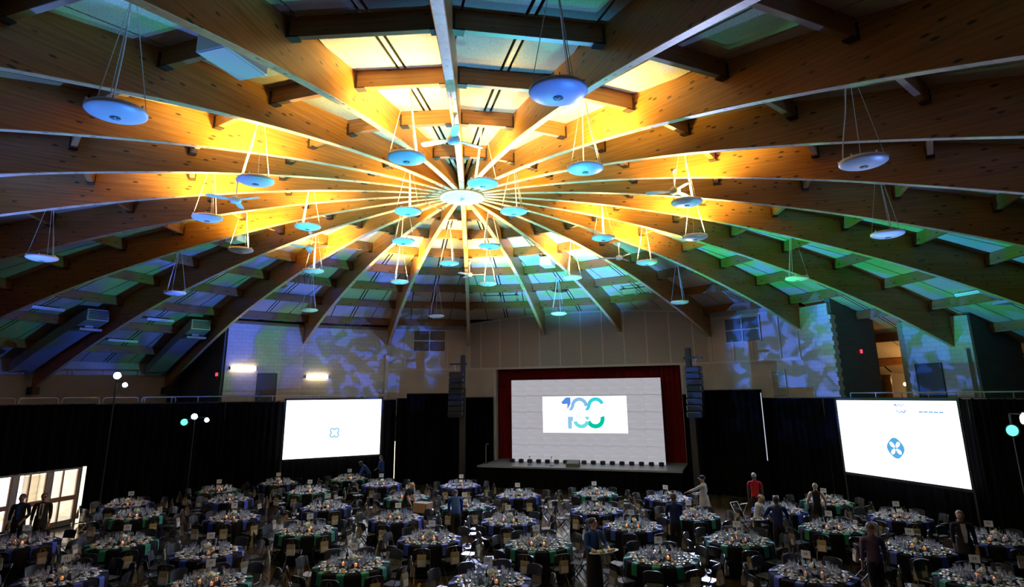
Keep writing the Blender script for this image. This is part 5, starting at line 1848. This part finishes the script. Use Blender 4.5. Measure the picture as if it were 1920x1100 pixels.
place_many(cp, chairs, 'chair', 'folding_chairs', 'farther black folding chairs round the tables')
place_many(bp_, bags, 'gift bag', 'gift_bags', 'farther tan paper gift bags on the chair backs')
place_many(make_wine(), wines, 'glass', 'wine_glasses', 'farther wine glasses on the tables')
place_many(make_water(), waters, 'glass', 'water_goblets', 'farther water goblets on the tables')
place_many(make_flute(), flutes, 'glass', 'champagne_flutes', 'farther champagne flutes on the tables')
place_many(make_plate(), plates, 'plate', 'salad_plates', 'farther salad plates on the tables')
place_many(make_cup(), cups, 'cup', 'coffee_cups', 'farther coffee cups on the tables')
place_many(make_roll(), rolls, 'plate', 'bread_plates', 'farther bread plates on the tables')
place_many(make_fork(), forks, 'fork', 'forks', 'farther forks on the tables')
place_many(make_knife(), knives, 'knife', 'knives', 'farther knives on the tables')
for c in 'bg':
    place_many(make_napkin(c), naps[c], 'napkin', 'napkins', 'farther %s napkins' % CN[c], 150)

# --- centrepieces: flowers, number card, candles, bottles
def make_flowers():
    b = MB(); b.lathe([(.05, 0), (.06, .02), (.065, .12), (.055, .13)], 12)
    root = empty('flower_arrangement')
    b.build('vase', M['silver'], root, smooth=True)
    rf = random.Random(3)
    b = MB()
    for k in range(16):
        a = rf.uniform(0, 6.28); rr = rf.uniform(.01, .085); z = .16 + .05 * cos(rr / .085 * 1.5) + rf.uniform(-.015, .02)
        b.ball((rr * cos(a), rr * sin(a), z), rf.uniform(.028, .042), 7, 5)
    b.build('blooms', M['flower'], root)
    for k in range(8):
        a = k * .785
        l = MB(); l.add([(.04 * cos(a), .04 * sin(a), .13), (.10 * cos(a + .2), .10 * sin(a + .2), .15), (.135 * cos(a), .135 * sin(a), .13), (.10 * cos(a - .2), .10 * sin(a - .2), .145)], [(0, 1, 2, 3)])
        l.build('leaf', M['leaf'], root)
    return root
def make_card():
    root = empty('table_number_card')
    b = MB(); b.lathe([(.045, 0), (.045, .008), (.01, .014)], 12); b.build('base', M['silver'], root)
    b = MB(); b.tube([(0, 0, .01), (0, 0, .30)], .004, 5); b.build('rod', M['silver'], root)
    b = MB(); b.box((0, 0, .385), (.20, .006, .16)); k = b.build('card', M['paper'], root)
    for i, x in enumerate((-.022, .022)):
        MB().box((x, -.0045, .395), (.016, .002, .06)).build('printed_number', M['ink'], k)
        MB().box((x, .0045, .395), (.016, .002, .06)).build('printed_number', M['ink'], k)
    return root
def make_candle():
    b = MB(); b.lathe([(.026, 0), (.034, .01), (.038, .07), (.035, .07), (.028, .015), (.001, .012)], 12)
    root = b.build('votive_candle', M['votive'], smooth=True)
    b = MB(); b.lathe([(.022, .015), (.022, .04), (.001, .04)], 10); b.build('wax', M['cream'], root)
    b = MB(); b.lathe([(.003, .042), (.011, .056), (.008, .075), (.001, .095)], 8); b.build('flame', M['flame'], root)
    return root
def make_bottle(m):
    b = MB(); b.lathe([(.036, 0), (.038, .01), (.038, .19), (.03, .215), (.014, .24), (.013, .30), (.016, .305), (.015, .315)], 14)
    r = b.build('wine_bottle', m, smooth=True)
    b = MB(); b.lathe([(.0385, .07), (.0385, .15)], 14, cap0=False, cap1=False); b.build('label', M['paper'], r)
    return r
def make_vase():
    b = MB(); b.lathe([(.03, 0), (.034, .01), (.030, .12), (.022, .20), (.036, .26)], 12, cap1=False)
    return b.build('glass_carafe', M['glass'], smooth=True)
fl_p, cd_p, ca_p, bo_p, wo_p, va_p = make_flowers(), make_card(), make_candle(), make_bottle(M['bottle']), make_bottle(M['wine']), make_vase()
fi = ci_ = ca_i = bi = wi = vi = 0
lampcount = 0
for n_, (tx, ty, c, a0) in enumerate(centre):
    def put(proto, first, dx, dy, rz, label, cat, group):
        o = proto if first else copy_tree(proto)
        o.location = (tx + dx, ty + dy, TH + .003); o.rotation_euler = (0, 0, rz)
        tag(o, label, cat, group); return o
    put(fl_p, n_ == 0, 0.02, -0.03, rnd.uniform(0, 6), 'low cream flower arrangement in a silver vase at the middle of a round table', 'flowers', 'flower centrepieces')
    put(cd_p, n_ == 0, rnd.uniform(-.05, .05), 0.13, math.atan2(-(tx), (ty + 19.6)) + rnd.uniform(-.35, .35), 'white number card on a thin rod at the middle of a round table', 'number card', 'table number cards')
    for k in range(2 + (n_ % 3 == 0)):
        aa_ = n_ * 2.1 + 1.05 + k * 2.1
        rr_ = .20
        put(ca_p, n_ == 0 and k == 0, rr_ * cos(aa_), rr_ * sin(aa_), 0, 'small amber votive candle burning beside the flowers on a round table', 'candle', 'votive candles')
    aa_ = n_ * 2.1
    put(bo_p, n_ == 0, .25 * cos(aa_), .25 * sin(aa_), 0, 'dark green bottle standing near the flowers on a round table', 'bottle', 'green bottles on the tables')
    if n_ % 2 == 0:
        put(wo_p, n_ == 0, .25 * cos(aa_ + 2.1), .25 * sin(aa_ + 2.1), 0, 'brown wine bottle standing near the flowers on a round table', 'bottle', 'brown bottles on the tables')
    put(va_p, n_ == 0, .25 * cos(aa_ + 4.2), .25 * sin(aa_ + 4.2), 0, 'clear glass carafe standing near the flowers on a round table', 'carafe', 'carafes on the tables')
